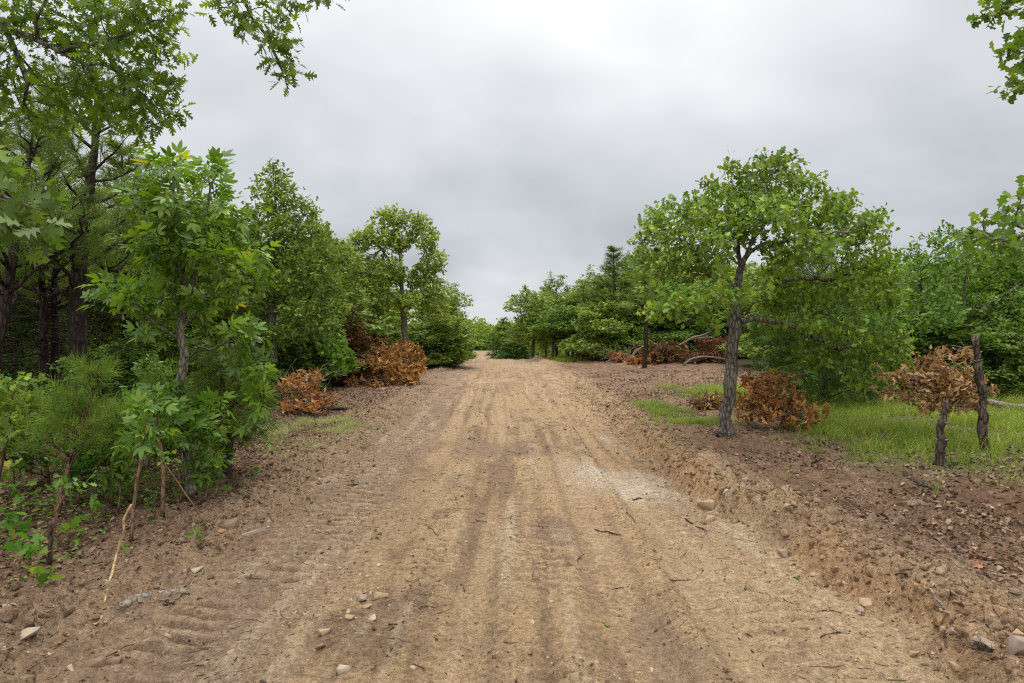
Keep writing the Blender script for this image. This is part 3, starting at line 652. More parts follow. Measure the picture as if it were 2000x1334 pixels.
# ---- left row, nearest first
loc = gp(530, 772); d = loc[1]; Lp, B = pxl(loc, d)
build_tree('oak_tree', 'tallest oak of the left row with a dark trunk and pointed top', 'tree', loc,
           [Lp((530, 776), (534, 700), (530, 620), (535, 540), (538, 450), (540, 350)), Lp((532, 620), (560, 580), (600, 540), (630, 520)), Lp((534, 600), (500, 560), (470, 520)), Lp((537, 500), (570, 450), (590, 420)), Lp((536, 520), (505, 470), (495, 430))],
           Bk(.95)((540, 335, 0, 26, 22, .5), (515, 365, .1, 26, 22, .5), (565, 370, 0, 28, 24, .5), (540, 400, 0, 46, 26, .8), (590, 410, .1, 30, 24, .6), (500, 425, .1, 34, 28, .7), (560, 450, -.2, 50, 28, .9), (615, 455, .1, 34, 26, .7), (480, 480, 0, 40, 30, .8), (530, 500, .2, 50, 30, .9), (600, 505, 0, 50, 30, .9), (640, 490, .2, 22, 26, .6), (470, 540, .1, 45, 30, .9), (560, 555, -.2, 50, 28, .9), (630, 555, .1, 40, 30, .9), (500, 590, 0, 50, 26, .9), (590, 605, -.2, 50, 28, .9), (650, 600, .2, 34, 26, .8), (560, 650, -.2, 60, 24, .9), (490, 640, .1, 45, 24, .8), (620, 645, 0, 40, 22, .8)),
           5400, .14, .19, .12, LEAF_OAKS, .11, 9, M['oak_far'], M['bark'], seed=21, cap=8000, di=2.0, off=.07)
loc = gp(793, 722); d = loc[1]; Lp, B = pxl(loc, d)
build_tree('oak_tree', 'slender oak with an airy domed crown and a bare forked trunk above the brush pile', 'tree', loc,
           [Lp((795, 726), (793, 680), (788, 620), (784, 590), (783, 540), (780, 480), (775, 430)), Lp((786, 612), (800, 580), (805, 540), (825, 500), (840, 470)), Lp((786, 600), (765, 575), (735, 568), (700, 560)), Lp((783, 560), (760, 510), (740, 480), (715, 460)), Lp((800, 570), (830, 550), (850, 530)), Lp((782, 500), (800, 465), (815, 440))],
           Bk(1.0)((690, 500, 0, 22, 30, .7), (765, 425, 0, 38, 20, .8), (810, 435, .2, 32, 20, .8), (735, 460, -.2, 36, 22, .9), (775, 470, .3, 40, 24, 1.0), (835, 465, 0, 26, 28, .8), (700, 475, 0, 24, 24, .7), (715, 520, .2, 34, 26, .9), (760, 530, -.4, 34, 26, .9), (850, 510, 0, 22, 26, .7), (820, 540, .3, 32, 24, .8), (700, 570, 0, 28, 20, .7), (740, 590, -.2, 30, 20, .8), (845, 560, 0, 26, 22, .7), (800, 590, -.5, 30, 16, .7), (855, 600, .3, 28, 24, .8), (690, 610, .4, 30, 22, .8)),
           5200, .17, .25, .13, LEAF_OAKS, .155, 10, M['oak_far'], M['bark'], seed=22, cap=6000, di=2.5, off=.08)
loc = gp(600, 762); d = loc[1]; Lp, B = pxl(loc, d)
build_tree('oak_sapling', 'leaning pale green oak bough reaching over the edge of the brush pile', 'tree', loc, [Lp((560, 768), (590, 720), (640, 700), (680, 690)), Lp((575, 740), (600, 690), (630, 665))],
           B((640, 680, 0, 45, 28, .7), (670, 705, -.2, 28, 26, .5), (600, 655, .2, 42, 28, .7), (585, 700, 0, 35, 30, .6)), 800, .12, .19, .05, LEAF_OAKS, .13, 6, M['young'], M['bark'], seed=23, cap=3000)

# ---- tall pine on the left
loc = gp(150, 852); d = loc[1]; Lp, B = pxl(loc, d)
build_pine('pine_tree', 'tall pine with a thick scaly trunk among the dark trees', 'tree', loc, Lp((150, 858), (150, 700), (155, 530), (172, 400), (188, 290), (190, 190), (192, 135)), 2.1, 1.9, M['pinebark'], M['pine'], .145, PINE, .24, seed=31, whorl=.42, nb=5, dead=14, lean_up=.25, sub=.2)
loc = np.array([-7.1, 9.0, float(H(-7.1, 9.0))]); d = 9.0; Lp, B = pxl(loc, d)
build_pine('pine_tree', 'leaning pine with its trunk cut by the picture edge', 'tree', loc, Lp((-52, 890), (-10, 700), (22, 520), (40, 420), (60, 330), (70, 250)), 2.0, 1.6, M['pinebark'], M['pine'], .10, PINE, .24, seed=32, whorl=.45, nb=4, dead=10)
for px, py, tp, sd, lb in ((82, 852, 330, 33, 'dark slim pine, first of two close trunks beside the thick pine'), (104, 848, 380, 34, 'dark slim pine, second of two close trunks next to the thick pine')):
    loc = gp(px, py); d = loc[1]; Lp, B = pxl(loc, d)
    build_pine('pine_tree', lb, 'tree', loc, Lp((px, py + 6), (px + 3, 650), (px + 6, tp)), 1.9, 1.3, M['pinebark'], M['pine'], .075, PINE_FAR, .26, seed=sd, whorl=.5, nb=4, dead=22)

# ---- hickory with large compound leaves
loc = gp(372, 962); d = loc[1]; Lp, B = pxl(loc, d)
lines = [Lp((372, 970), (368, 890, .05), (352, 760, .1), (350, 690, .1), (358, 640, .1), (366, 570, .1), (352, 490, .1), (350, 420, .05), (345, 350)),
         Lp((352, 665, .1), (330, 645, 0), (300, 625, -.2), (260, 600, -.3)), Lp((356, 645, .1), (385, 600, 0), (430, 560, 0), (480, 530, 0)), Lp((362, 600, .1), (385, 540, .1), (400, 460, .1), (410, 380, .1)),
         Lp((350, 700, .1), (385, 685, 0), (430, 670, -.1), (480, 650, -.2)), Lp((360, 560, .1), (330, 500, .2), (290, 450, .3), (280, 390, .2))]
bl = B((330, 330, 0, 55, 35, .5), (420, 345, .1, 40, 45, .45), (290, 400, .1, 50, 45, .5), (370, 420, 0, 70, 50, .6), (455, 420, 0, 45, 45, .5), (330, 490, 0, 75, 45, .6), (430, 500, 0, 70, 45, .6), (490, 545, 0, 45, 25, .4),
       (250, 560, -.2, 60, 35, .4), (320, 590, 0, 70, 38, .5), (420, 590, .1, 60, 40, .5), (285, 650, -.1, 50, 22, .4), (480, 640, -.2, 55, 20, .35), (505, 730, -.1, 26, 36, .3), (280, 810, .1, 45, 25, .35), (515, 800, 0, 20, 36, .25), (210, 590, -.3, 40, 16, .3), (500, 500, 0, 22, 40, .3), (260, 340, .1, 16, 20, .25), (440, 300, .1, 14, 14, .2))
build_tree('hickory_tree', 'young hickory with a pale kinked trunk and big pointed bright leaves', 'tree', loc, lines, [(*q[:3], q[3] * .82, q[4] * .9, q[5] * .78) for q in bl], 1000, .075, .125, .045, LEAF_HICK, .165, 3, M['hick'], M['hickbark'], r0=.004, seed=41, tmax=2, spread=.8, off=.03, up=.9, drop=-.15, trop=(0, 0, .05))

# ---- juniper beside it
loc = gp(440, 925); d = loc[1]; Lp, B = pxl(loc, d)
build_tree('cedar_tree', 'bushy young cedar with feathery foliage beside the pale hickory trunk', 'tree', loc, [Lp((440, 930), (438, 840), (436, 760), (430, 680))],
           B((430, 700, .1, 34, 40, .4), (440, 760, 0, 62, 42, .55), (475, 815, -.1, 58, 32, .5), (410, 820, -.1, 50, 34, .45), (445, 850, -.1, 62, 20, .45), (495, 775, 0, 35, 36, .4)),
           1700, .075, .11, .05, CEDAR, .15, 3, M['cedar'], M['darkwood'], seed=42, tmax=4, spread=.6, cap=6000)

# ---- oaks whose trunks stand outside the picture and reach in overhead
loc = np.array([-5.4, 4.2, float(H(-5.4, 4.2))]); Lp, B = pxl(loc, 4.9)
lines = [Lp((-480, 1100, -.4), (-470, 700, -.5), (-440, 350, -.4), (-380, 60, -.2), (-330, -200, 0), (-300, -400, 0)),
         Lp((-400, 150, -.3), (-200, -20, -.1), (0, 28, 0), (75, 82, 0), (125, 100, 0), (170, 124, 0), (235, 148, 0), (300, 215, .1)),
         Lp((75, 82), (90, 0), (130, -60)), Lp((120, 98), (180, 92), (235, 70), (290, 40)), Lp((8, 34), (30, 100), (50, 170), (62, 230)), Lp((230, 146), (270, 180), (300, 240)),
         Lp((-330, -220, 0), (-100, -330, -.2), (150, -280, -.3), (380, -170, -.3), (470, -60, -.3), (488, 30, -.3), (510, 60, -.3), (545, 120, -.3)),
         Lp((380, -170, -.3), (520, -130, -.2), (600, -70, -.2), (655, -10, -.2)), Lp((150, -280, -.3), (220, -100, -.1), (300, -20, 0))]
bl = B((40, 20, 0, 60, 28, .5), (150, 25, .1, 60, 28, .5), (230, 50, 0, 60, 38, .5), (300, 60, 0, 45, 50, .5), (320, 10, 0, 35, 20, .4), (255, 120, 0, 55, 30, .5), (310, 150, 0, 35, 35, .4), (325, 215, .1, 30, 28, .35), (270, 230, .1, 50, 28, .4), (60, 200, .2, 70, 55, .6), (180, 200, .3, 70, 40, .6), (20, 110, 0, 40, 40, .5), (140, 60, .2, 60, 25, .4),
       (470, 20, -.3, 22, 16, .2), (425, 15, -.3, 20, 25, .2), (455, 70, -.3, 14, 22, .15), (530, 55, -.3, 42, 40, .3), (560, 110, -.3, 36, 30, .28), (535, 150, -.3, 22, 16, .15), (583, 140, -.3, 12, 16, .1), (555, 15, -.3, 45, 18, .25), (650, 8, -.2, 16, 12, .12), (610, -20, -.2, 40, 12, .2))
build_tree('oak_tree', 'oak reaching in overhead with pointed lobed leaves on thin hanging branches', 'tree', loc, lines, bl, 3200, .065, .10, .07, LEAF_RED, .085, 4, M['redoak'], M['bark'], r0=.0025, seed=51, rcap=lambda N: np.interp(N[:, 0], [.6, 1.4, 2.2, 5.0], [.09, .026, .013, .006]), tmax=2, spread=1.0, off=.035, up=.4, drop=-.35, trop=(0, 0, -.08), cap=9000, di=.9)
loc = np.array([-3.7, 2.3, float(H(-3.7, 2.3))]); Lp, B = pxl(loc, 2.6)
build_tree('oak_sapling', 'young oak beside the camera with big soft leaves hanging in front of the pines', 'tree', loc, [Lp((-900, 1450, -.3), (-850, 900, -.3), (-700, 500, -.1), (-500, 330, 0)), Lp((-700, 500, -.1), (-300, 380, 0), (-60, 340, 0), (30, 360, 0), (90, 420, 0)), Lp((-300, 385, 0), (-60, 450, 0), (40, 490, 0))],
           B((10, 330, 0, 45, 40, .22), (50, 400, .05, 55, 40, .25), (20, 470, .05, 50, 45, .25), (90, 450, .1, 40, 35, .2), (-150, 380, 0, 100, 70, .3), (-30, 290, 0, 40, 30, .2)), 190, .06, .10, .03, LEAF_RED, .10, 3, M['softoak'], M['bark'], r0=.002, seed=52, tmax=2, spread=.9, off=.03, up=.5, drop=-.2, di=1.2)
loc = np.array([5.6, 5.0, float(H(5.6, 5.0))]); Lp, B = pxl(loc, 5.0)
lines = [Lp((2490, 1050), (2480, 700), (2420, 400), (2380, 200), (2330, 20)), Lp((2400, 300), (2250, 150), (2120, 60), (2000, 8), (1945, 12)), Lp((2330, 220), (2150, 130), (2030, 100), (1960, 105)), Lp((2250, 170), (2100, 150), (2000, 160), (1965, 175)),
         Lp((2450, 560), (2300, 520), (2150, 480), (2060, 450), (2000, 462), (1960, 478), (1900, 470)), Lp((2040, 455), (1985, 430), (1990, 390), (2005, 370)), Lp((1960, 478), (1925, 440), (1920, 420))]
bl = B((1975, 10, 0, 50, 22, .3), (1940, 25, 0, 30, 20, .2), (1965, 100, 0, 25, 12, .15), (1975, 165, 0, 30, 24, .2), (2050, 70, 0, 60, 50, .4), (1985, 395, 0, 22, 14, .15), (1960, 415, 0, 16, 12, .12), (1900, 448, 0, 16, 9, .1), (1965, 480, 0, 45, 14, .2), (1910, 482, .1, 40, 12, .2), (2060, 440, 0, 60, 30, .3))
build_tree('oak_tree', 'oak outside the picture on the grass side holding rounded leaves into the sky', 'tree', loc, lines, bl, 900, .07, .11, .06, LEAF_POST, .085, 5, M['oak'], M['bark'], r0=.0025, seed=53, rcap=lambda N: np.interp(N[:, 0], [-2.4, -1.6, -.6], [.008, .018, .08]), tmax=2, spread=1, off=.03, up=.5, cap=4000, di=.9)

# ------------------------------------------------------------------ prototypes for trees further off
def proto_oak(seed, h, wd, low, n=1500, leaf=LEAF_FAR, size=.17, mat='oak_far', lab='x'):
    rg = np.random.RandomState(seed); bl = []
    for i in range(10):
        t = i / 9.; z = h * (.93 - (.93 - low) * t); ww = wd * .5 * (.35 + .75 * math.sin(min(1, t * 1.1 + .12) * 2.1))
        for _ in range(1 if i == 0 else 3):
            a = rg.rand() * 6.28; q = ww * rg.uniform(.1, .72); r = ww * rg.uniform(.28, .46) + .15; bl.append((q * math.cos(a), q * math.sin(a), z + .04 * h * rg.randn(), r, r, h * rg.uniform(.075, .12)))
    ln = [[(0, 0, -.1), (.1, 0, h * .3), (-.1, .1, h * .6), (0, 0, h * .85)]]
    for k in range(3): a = rg.rand() * 6.28; ln.append([(.1, 0, h * (.28 + .06 * k)), (wd * .15 * math.cos(a), wd * .15 * math.sin(a), h * .5), (wd * .33 * math.cos(a), wd * .33 * math.sin(a), h * .62)])
    t = build_tree('oak_tree', lab, 'tree', (0, 0, 0), ln, bl, n, h * .028, h * .040, .012 * h + .02, leaf, size, 9, M[mat], M['bark'], seed=seed, r0=.006, cap=6000, di=2.5, tmax=3, off=.10); return t
def proto_cedar(seed, h, wd, mat='cedar'):
    bl = [(0, 0, h * t, wd * .5 * (1.05 - t) ** .8, wd * .5 * (1.05 - t) ** .8, h * .09) for t in np.linspace(.06, .93, 9)]
    return build_tree('cedar_tree', 'x', 'tree', (0, 0, 0), [[(0, 0, -.1), (0, 0, h * .5), (0, 0, h * .97)]], bl, 1100, h * .035, h * .05, .08, CEDAR_FAR, .42, 3, M[mat], M['darkwood'], seed=seed, r0=.006, cap=3500, di=2, tmax=4, spread=.55)
def measure(t):
    P = []
    for c in t.children:
        a = np.empty(len(c.data.vertices) * 3, np.float32); c.data.vertices.foreach_get('co', a); P.append(a.reshape(-1, 3))
    P = np.concatenate(P); return P[:, 2].max(), np.percentile(np.abs(P[:, 0]), 92) * 2
PR = {}
PR['oakA'] = proto_oak(101, 7.5, 5.2, .32, 2600)
PR['oakB'] = proto_oak(102, 9.0, 4.2, .28, 2600)
PR['oakC'] = proto_oak(103, 6.0, 5.0, .16, 2600)
PR['oakD'] = proto_oak(104, 8.0, 4.6, .42, 2300, mat='oak')
PR['shrub'] = proto_oak(105, 3.0, 3.2, .08, 1700, size=.13, mat='oak')
PR['cedA'] = proto_cedar(106, 6, 3.0); PR['cedB'] = proto_cedar(107, 5, 3.4)
PR['cedDead'] = proto_cedar(108, 4, 2.6, 'deadcedar')
PR['pineA'] = build_pine('pine_tree', 'x', 'tree', (0, 0, 0), [(0, 0, -.1), (.1, 0, 5), (0, .1, 9.5)], 3.2, 1.7, M['pinebark'], M['pine'], .13, PINE_FAR, .46, seed=109, whorl=.5, nb=5, dead=10, sub=.25)
PR['pineB'] = build_pine('pine_tree', 'x', 'tree', (0, 0, 0), [(0, 0, -.1), (-.1, 0, 4), (.05, 0, 8)], 4.0, 1.1, M['pinebark'], M['pine'], .07, PINE_FAR, .42, seed=110, whorl=.5, nb=4, dead=6, sub=.3)
PRM = {k: measure(t) for k, t in PR.items()}; USED = set()
rgb = np.random.RandomState(7)
def bg(proto, px, d, top, wpx, label, group, z=None):
    x = (px - 1000) / F * d; z0 = float(H(x, d, False)) - .05 if z is None else z; h0, w0 = PRM[proto]
    hh = EYE + (HZ - top) / F * d - z0; sw = (wpx / F * d) / w0; sz = hh / h0
    src = PR[proto]
    if proto in USED:
        t = src.copy(); C.objects.link(t)
        for c in src.children: k = c.copy(); C.objects.link(k); k.parent = t
    else: t = src; USED.add(proto)
    t.location = (x, d, z0); t.rotation_euler = (0, 0, rgb.rand() * 6.28); t.scale = (sw, sw, sz)
    tag(t, label, 'tree', group); return t
g1 = 'trees of the right bank'; g2 = 'trees of the left bank'
for a in [
 ('oakA', 1040, 44, 557, 92, 'first oak right of the far end of the track, round topped', g1),
 ('oakB', 1086, 47, 528, 66, 'oak with a split bent top against the sky by the track end', g1),
 ('cedA', 984, 60, 617, 62, 'dark cedar closest to the far end of the track', g1),
 ('cedB', 1010, 54, 640, 66, 'low dark cedar at the foot of the first right oak', g1),
 ('cedA', 995, 70, 628, 40, 'narrow cedar behind the dark one at the track end', g1),
 ('pineB', 1140, 40, 545, 70, 'thin young pine with a straight bare stem on the right bank', g1),
 ('oakD', 1110, 39, 590, 92, 'small oak with pale bark left of the thin young pine', g1),
 ('oakD', 1078, 40, 600, 70, 'small oak beside the pale forked snag', g1),
 ('pineA', 1202, 37, 478, 88, 'tallest pine of the right bank, pointed and airy', g1),
 ('oakC', 1175, 36, 585, 95, 'bushy oak under the tallest right pine', g1),
 ('pineA', 1172, 43, 535, 70, 'pine just left of the tallest right pine', g1),
 ('oakA', 1225, 38, 560, 110, 'oak between the tallest right pine and the lone oak', g1),
 ('pineB', 1258, 28, 470, 100, 'pine with a dark stem behind the left side of the lone oak', g1),
 ('oakD', 1300, 38, 540, 130, 'oak behind the uprooted tree', g1),
 ('oakC', 1350, 40, 560, 140, 'low oak behind the bent branches of the uprooted tree', g1),
 ('oakA', 1400, 37, 530, 130, 'oak half hidden by the trunk of the lone oak', g1),
 ('oakB', 1480, 33, 510, 130, 'oak seen through the lower limbs of the lone oak', g1),
 ('oakC', 1545, 27, 560, 150, 'oak seen through gaps above the dark cedar', g1),
 ('cedA', 1797, 19.5, 487, 120, 'spiky dark cedar poking above the oaks right of the lone oak', g1),
 ('pineA', 1735, 24, 545, 120, 'pine in the gap right of the lone oak', g1),
 ('oakC', 1800, 17.5, 590, 170, 'dark oak below the spiky cedar', g1),
 ('oakA', 1960, 20, 450, 190, 'oak behind the broad one at the far right', g1),
 ('cedB', 1860, 16.5, 640, 130, 'shaded cedar behind the brown hanging leaves', g1),
 ('cedB', 1960, 16.5, 640, 150, 'shaded cedar behind the leaning stump', g1),
 ('cedA', 1750, 16.8, 650, 110, 'shaded cedar between low bushy oak and brown leaves', g1),
 ('oakB', 1152, 44, 535, 70, 'oak rising between the thin young pine and the tallest right pine', g1),
 ('oakA', 1240, 41, 505, 95, 'tall oak at the back between the tallest right pine and the lone oak', g1),
 ('oakB', 1275, 44, 500, 90, 'second tall oak at the back just before the lone oak crown', g1),
 ('oakB', 1066, 50, 545, 60, 'oak between the round topped one and the split topped one', g1),
 ('oakB', 330, 24, 330, 190, 'tall oak behind the hickory and beside the thick pine', g2),
 ('oakA', 650, 26, 448, 110, 'oak between the tallest left oak and the slender oak, nearer the first', g2),
 ('pineA', -20, 12, 180, 240, 'high pine at the upper left picture edge', g2),
 ('cedB', 120, 12.5, 600, 170, 'low dark cedar right behind the slim pines', g2),
 ('oakA', 1232, 43, 475, 105, 'tallest broad oak at the back just before the lone oak crown', g1),
 ('oakA', 1285, 46, 470, 120, 'broad oak showing behind the upper left of the lone oak', g1),
 ('oakB', 1170, 45, 515, 85, 'oak at the back left of the tallest right pine', g1),
 ('oakA', 1118, 46, 560, 90, 'oak behind the small oak with pale bark', g1),
 ('oakB', 1750, 27, 500, 130, 'oak filling the gap right of the lone oak crown', g1),
 ('oakC', 905, 55, 628, 36, 'small oak at the very end of the left bank', g2),
 ('oakB', 668, 29, 470, 90, 'narrow oak closing the notch left of the slender oak', g2),
 ('shrub', 1195, 39, 640, 70, 'oak shrub under the pines of the right bank', g1),
 ('shrub', 1238, 36, 632, 80, 'oak shrub left of the dark pine stem by the uprooted tree', g1),
 ('shrub', 1290, 37, 622, 100, 'oak shrub directly behind the torn up root mass', g1),
 ('shrub', 1345, 36, 615, 100, 'oak shrub behind the pale arched branch', g1),
 ('cedB', 1395, 35, 590, 90, 'dark cedar behind the trunk of the lone oak', g1),
 ('cedA', 1170, 41, 600, 60, 'narrow dark cedar between the pines of the right bank', g1),
 ('cedB', 1320, 42, 580, 110, 'dark cedar far behind the uprooted tree', g1),
 ('oakB', 590, 22, 385, 120, 'tall oak close behind the right side of the tallest left oak', g2),
 ('oakA', 842, 37, 548, 110, 'leafy oak at the right shoulder of the slender oak', g2),
 ('oakB', 880, 43, 545, 62, 'last tall oak of the left bank nearest the track end', g2),
 ('oakC', 858, 31, 612, 110, 'bright low oak touching the ground right of the brush pile', g2),
 ('oakC', 884, 48, 618, 36, 'small oak farthest down the left bank', g2),
 ('shrub', 868, 33, 655, 60, 'oak shrub at the left edge of the far track', g2),
 ('oakA', 730, 34, 520, 100, 'oak behind the left side of the slender oak', g2),
 ('oakC', 735, 33, 600, 110, 'low oak behind the brush pile', g2),
 ('oakB', 680, 28, 480, 110, 'oak filling the dip between the tallest and the slender oak', g2),
 ('oakC', 660, 24, 570, 130, 'low round oak behind the brown dead cedar', g2),
 ('cedDead', 688, 20.3, 588, 85, 'standing dead cedar, rusty brown, behind the brush pile', g2),
 ('cedDead', 722, 21.3, 606, 50, 'smaller dead brown cedar behind the brush pile', g2),
 ('oakA', 620, 21, 430, 140, 'oak at the right shoulder of the tallest left oak', g2),
 ('oakC', 600, 19, 590, 120, 'low oak behind the pale green leaning bough', g2),
 ('cedB', 560, 17.5, 640, 110, 'shaded cedar under the tallest left oak', g2),
 ('oakA', 465, 19, 400, 170, 'oak left of the tallest left oak behind the hickory', g2),
 ('oakD', 400, 22, 380, 180, 'oak behind the top of the hickory', g2),
 ('cedB', 480, 15, 640, 140, 'shaded cedar behind the feathery young cedar', g2),
 ('cedA', 330, 15.5, 560, 160, 'dark cedar behind the hickory trunk', g2),
 ('cedB', 250, 14, 640, 150, 'low dark cedar right of the thick pine', g2),
 ('oakA', 260, 21, 400, 200, 'oak in the gap right of the thick pine', g2),
 ('oakB', 60, 19, 390, 220, 'oak behind the two slim pines', g2),
 ('pineA', 20, 16, 260, 260, 'pine behind the leaning one at the picture edge', g2),
 ('cedA', 30, 15, 560, 200, 'dark cedar behind the leaning pine', g2),
 ('oakC', 130, 17, 560, 200, 'low oak behind the thick pine trunk', g2),
 ('pineA', 250, 17, 270, 190, 'pine standing behind and right of the thick pine', g2),
 ('pineA', 110, 14, 170, 200, 'high pine top left of the thick pine', g2),
]: bg(*a)
# trees further into the wood, nothing tells them apart
for side, lb, gr in ((-1, 'oak deep in the wood behind the front row on the left bank', 'oaks deep in the left wood'), (1, 'oak deep in the wood behind the front row on the right bank', 'oaks deep in the right wood')):
    rgb = np.random.RandomState(70 + side)
    for i in range(30):
        d = (20 if side < 0 else 24) + 34 * (i / 30.) + rgb.rand() * 3; lo = (170 if side < 0 else 190) * (1 + (45 - d) / 60) if d < 45 else 190
        px = 1000 + side * (lo + 60 + rgb.rand() * (1150 - lo)); px = px + 330 if side > 0 and px < 1560 and d < 40 else px; top = 650 - (100 + 50 * rgb.rand())
        bg(['oakA', 'oakC', 'oakD', 'oakC'][i % 4], px, d, top, 150 + 60 * rgb.rand() - d, lb, gr)
# far wood closing the valley: trees one can no longer tell apart
rg = np.random.RandomState(77); PP = []; 
Vf = []; Ff = []; Rf = []; n0 = 0
def crownpts(x, y, z, h, wdt, n):
    t = rg.rand(n) ** .8; a = rg.rand(n) * 6.28; r = wdt * .5 * np.sin(np.clip(t * .8 + .2, 0, 1) * 2.6) * (.55 + .45 * rg.rand(n)); r *= (1 + .3 * np.sin(a * 3 + t * 9 + x))
    return np.stack([x + r * np.cos(a), y + r * np.sin(a), z + h * (1 - t * .9)], 1)
pts = []
for i in range(760):
    d = rg.uniform(120, 300); u = rg.uniform(-1, 1) if i < 520 else rg.uniform(-.16, .16); d = d if i < 520 else rg.uniform(175, 260); x = u * d * .85
    cxr = lerpt(d, [90, 170, 300], [-3.6, -7.2, -13])
    if abs(x - cxr) < 7.0 and d < 176: continue
    z = float(base_h(x, d)); h = rg.uniform(5.0, 7.2) + (2.0 if rg.rand() < .12 else 0); pts.append(crownpts(x, d, z, h, rg.uniform(3.5, 5.5), 260))
for i in range(60):
    d = rg.uniform(62, 118); s = 1 if rg.rand() < .5 else -1; x = (edge_r(d) + rg.uniform(3.2, 22)) if s > 0 else (edge_l(d) - rg.uniform(4.5, 22)); z = float(base_h(x, d)); pts.append(crownpts(x, d, z, rg.uniform(4.5, 6.0), rg.uniform(2.8, 4.5), 420))
P_ = np.concatenate(pts); n = len(P_); D_ = rg.randn(n, 3); D_[:, 2] += .3
v, f, r = place(P_, D_, rg.randn(n, 3) + [0, 0, .5], (.35 + .35 * rg.rand(n)) * np.interp(P_[:, 1], [60, 200, 300], [.8, 1.5, 1.9]), LEAF_FAR, rg)
tag(mesh('far_woods', v, f, M['oak_far'], rnd=r), 'distant wood of small trees closing off the valley beyond the crest', 'woods', kind='stuff')
def limb(pts, r0, r1, k=8, amp=.01, seed=0, step=None):
    p = resample(pts, step or max(.02, r0 * 1.6)); p = wiggle(p, amp, np.random.RandomState(seed)); n = len(p)
    return (p, np.linspace(r0, r1, n) * (1 + .10 * np.interp(np.arange(n), np.linspace(0, n, 6), np.random.RandomState(seed).randn(6).clip(-1.5, 1.5))), k)
LEAF_CURL = strip_leaf([(0, 0, .02), (.30, .27, .20), (.50, .46, .12), (.72, .70, .30), (1, .96, .08)], .95, .75)
# ------------------------------------------------------------------ dead brush, fallen and broken wood
def brush(name, label, cat, px, py, lines, blobs, n, seed, leaf=LEAF_CURL, size=.10, mat='dead', per=5, step=.13, bark='deadwood', rb=.045, group=None, keep=.8, d=None, bare=22):
    loc = gp(px, py); d = loc[1]; Lp, B = pxl(loc, d)
    t = build_tree(name, label, cat, loc, [Lp(*l) for l in lines], B(*blobs), n, step, step * 1.4, rb, leaf, size, per, M[mat], M[bark], seed=seed, cap=5000, di=1.6, shell=.1, sizevar=.45, parts=('branch', 'foliage'), keep=keep,
                      flare=1, up=.0, spread=1.2, off=.045, drop=-.6, trop=(0, 0, -.05), r0=.005, jit=.35, tmax=3, group=group)
    rg = np.random.RandomState(seed + 5); Bb = B(*blobs)
    for i in range(bare):                                   # leafless sticks poking out
        q = Bb[rg.randint(len(Bb))]; c0 = np.array(q[:3]); a = rg.rand() * 6.28; dr = np.array([math.cos(a), math.sin(a) * .7, rg.uniform(-.15, .55)]); l = rg.uniform(.5, 1.5) * q[3] * 2.2
        ch = []; p0 = c0 - dr * l * .4; p0[2] = max(p0[2], .02); p1 = c0 + dr * l * .7; p1[2] = max(p1[2], .02); ch.append(limb([p0, c0 + rg.randn(3) * .03, p1], .014 * (1 + l * .3), .003, 5, .02, i, .07))
        for k in range(2):
            e = ch[0][0][int(len(ch[0][0]) * rg.uniform(.5, .9))]; ch.append(limb([e, e + (dr + .8 * rg.randn(3)) * l * .15, e + (dr + .6 * rg.randn(3)) * l * .3], .006, .002, 4, .01, i + k, .05))
        v, f = tubes(ch); mesh('bare_branch', v, f, M['deadwood'], t, smooth=True)
    return t
brush('brush_pile', 'big pile of cut branches with rust-orange dead leaves under the slender oak', 'brush pile', 750, 752,
      [[(690, 745), (740, 728), (800, 716)], [(640, 716, .3), (700, 718), (780, 722, -.2), (815, 728)], [(800, 745, -.6), (770, 715, -.5), (740, 690, 0)], [(735, 750, -.9), (760, 735, -.9), (790, 742, -1)]],
      [(700, 700, .4, 26, 18, .7), (735, 682, .4, 22, 14, .7), (770, 686, .4, 24, 16, .8), (812, 690, .2, 16, 24, .6), (705, 722, -.3, 30, 12, .6), (760, 715, -.5, 30, 14, .7), (805, 722, -.5, 20, 14, .6), (675, 740, -.2, 26, 9, .5), (720, 745, -.8, 26, 8, .5), (770, 742, -.9, 26, 9, .5), (812, 745, -.7, 16, 9, .5), (650, 735, 0, 16, 8, .4), (690, 748, -1.2, 24, 7, .4), (740, 752, -1.3, 24, 7, .4), (790, 752, -1.2, 20, 7, .4), (720, 704, -.8, 26, 12, .5), (765, 700, -.6, 24, 12, .5), (822, 712, -.5, 10, 16, .4), (705, 662, .8, 10, 10, .3), (745, 664, .8, 16, 9, .4), (790, 668, .7, 10, 8, .3)], 2500, 61, per=6, size=.12, step=.12, keep=.75)
brush('brush_pile', 'low heap of dead oak branches with brown leaves beside the young cedar', 'brush pile', 600, 808,
      [[(560, 800), (600, 780), (640, 770)], [(610, 805, -.3), (590, 770), (570, 745)]],
      [(580, 755, .2, 38, 26, .7), (610, 785, -.1, 40, 18, .6), (575, 792, -.2, 32, 14, .5), (640, 775, 0, 22, 10, .4), (600, 735, .4, 26, 12, .5)], 1300, 62, per=5, size=.09, step=.095, keep=.7)
brush('dead_branch', 'heap of brown dead oak leaves lying behind the trunk of the lone oak', 'dead branch', 1525, 832,
      [[(1600, 825), (1540, 800), (1480, 760)], [(1530, 832, -.3), (1500, 780), (1470, 740)]],
      [(1480, 745, 0, 26, 18, .6), (1515, 738, .2, 24, 14, .5), (1458, 785, 0, 18, 22, .5), (1500, 775, -.1, 28, 18, .6), (1545, 775, -.2, 24, 14, .5), (1490, 808, -.3, 26, 14, .5), (1535, 808, -.4, 28, 14, .5), (1575, 822, -.4, 22, 8, .4), (1600, 800, -.2, 14, 10, .3), (1560, 795, 0, 18, 10, .4)], 1900, 63, per=5, size=.085, step=.085, keep=.65)
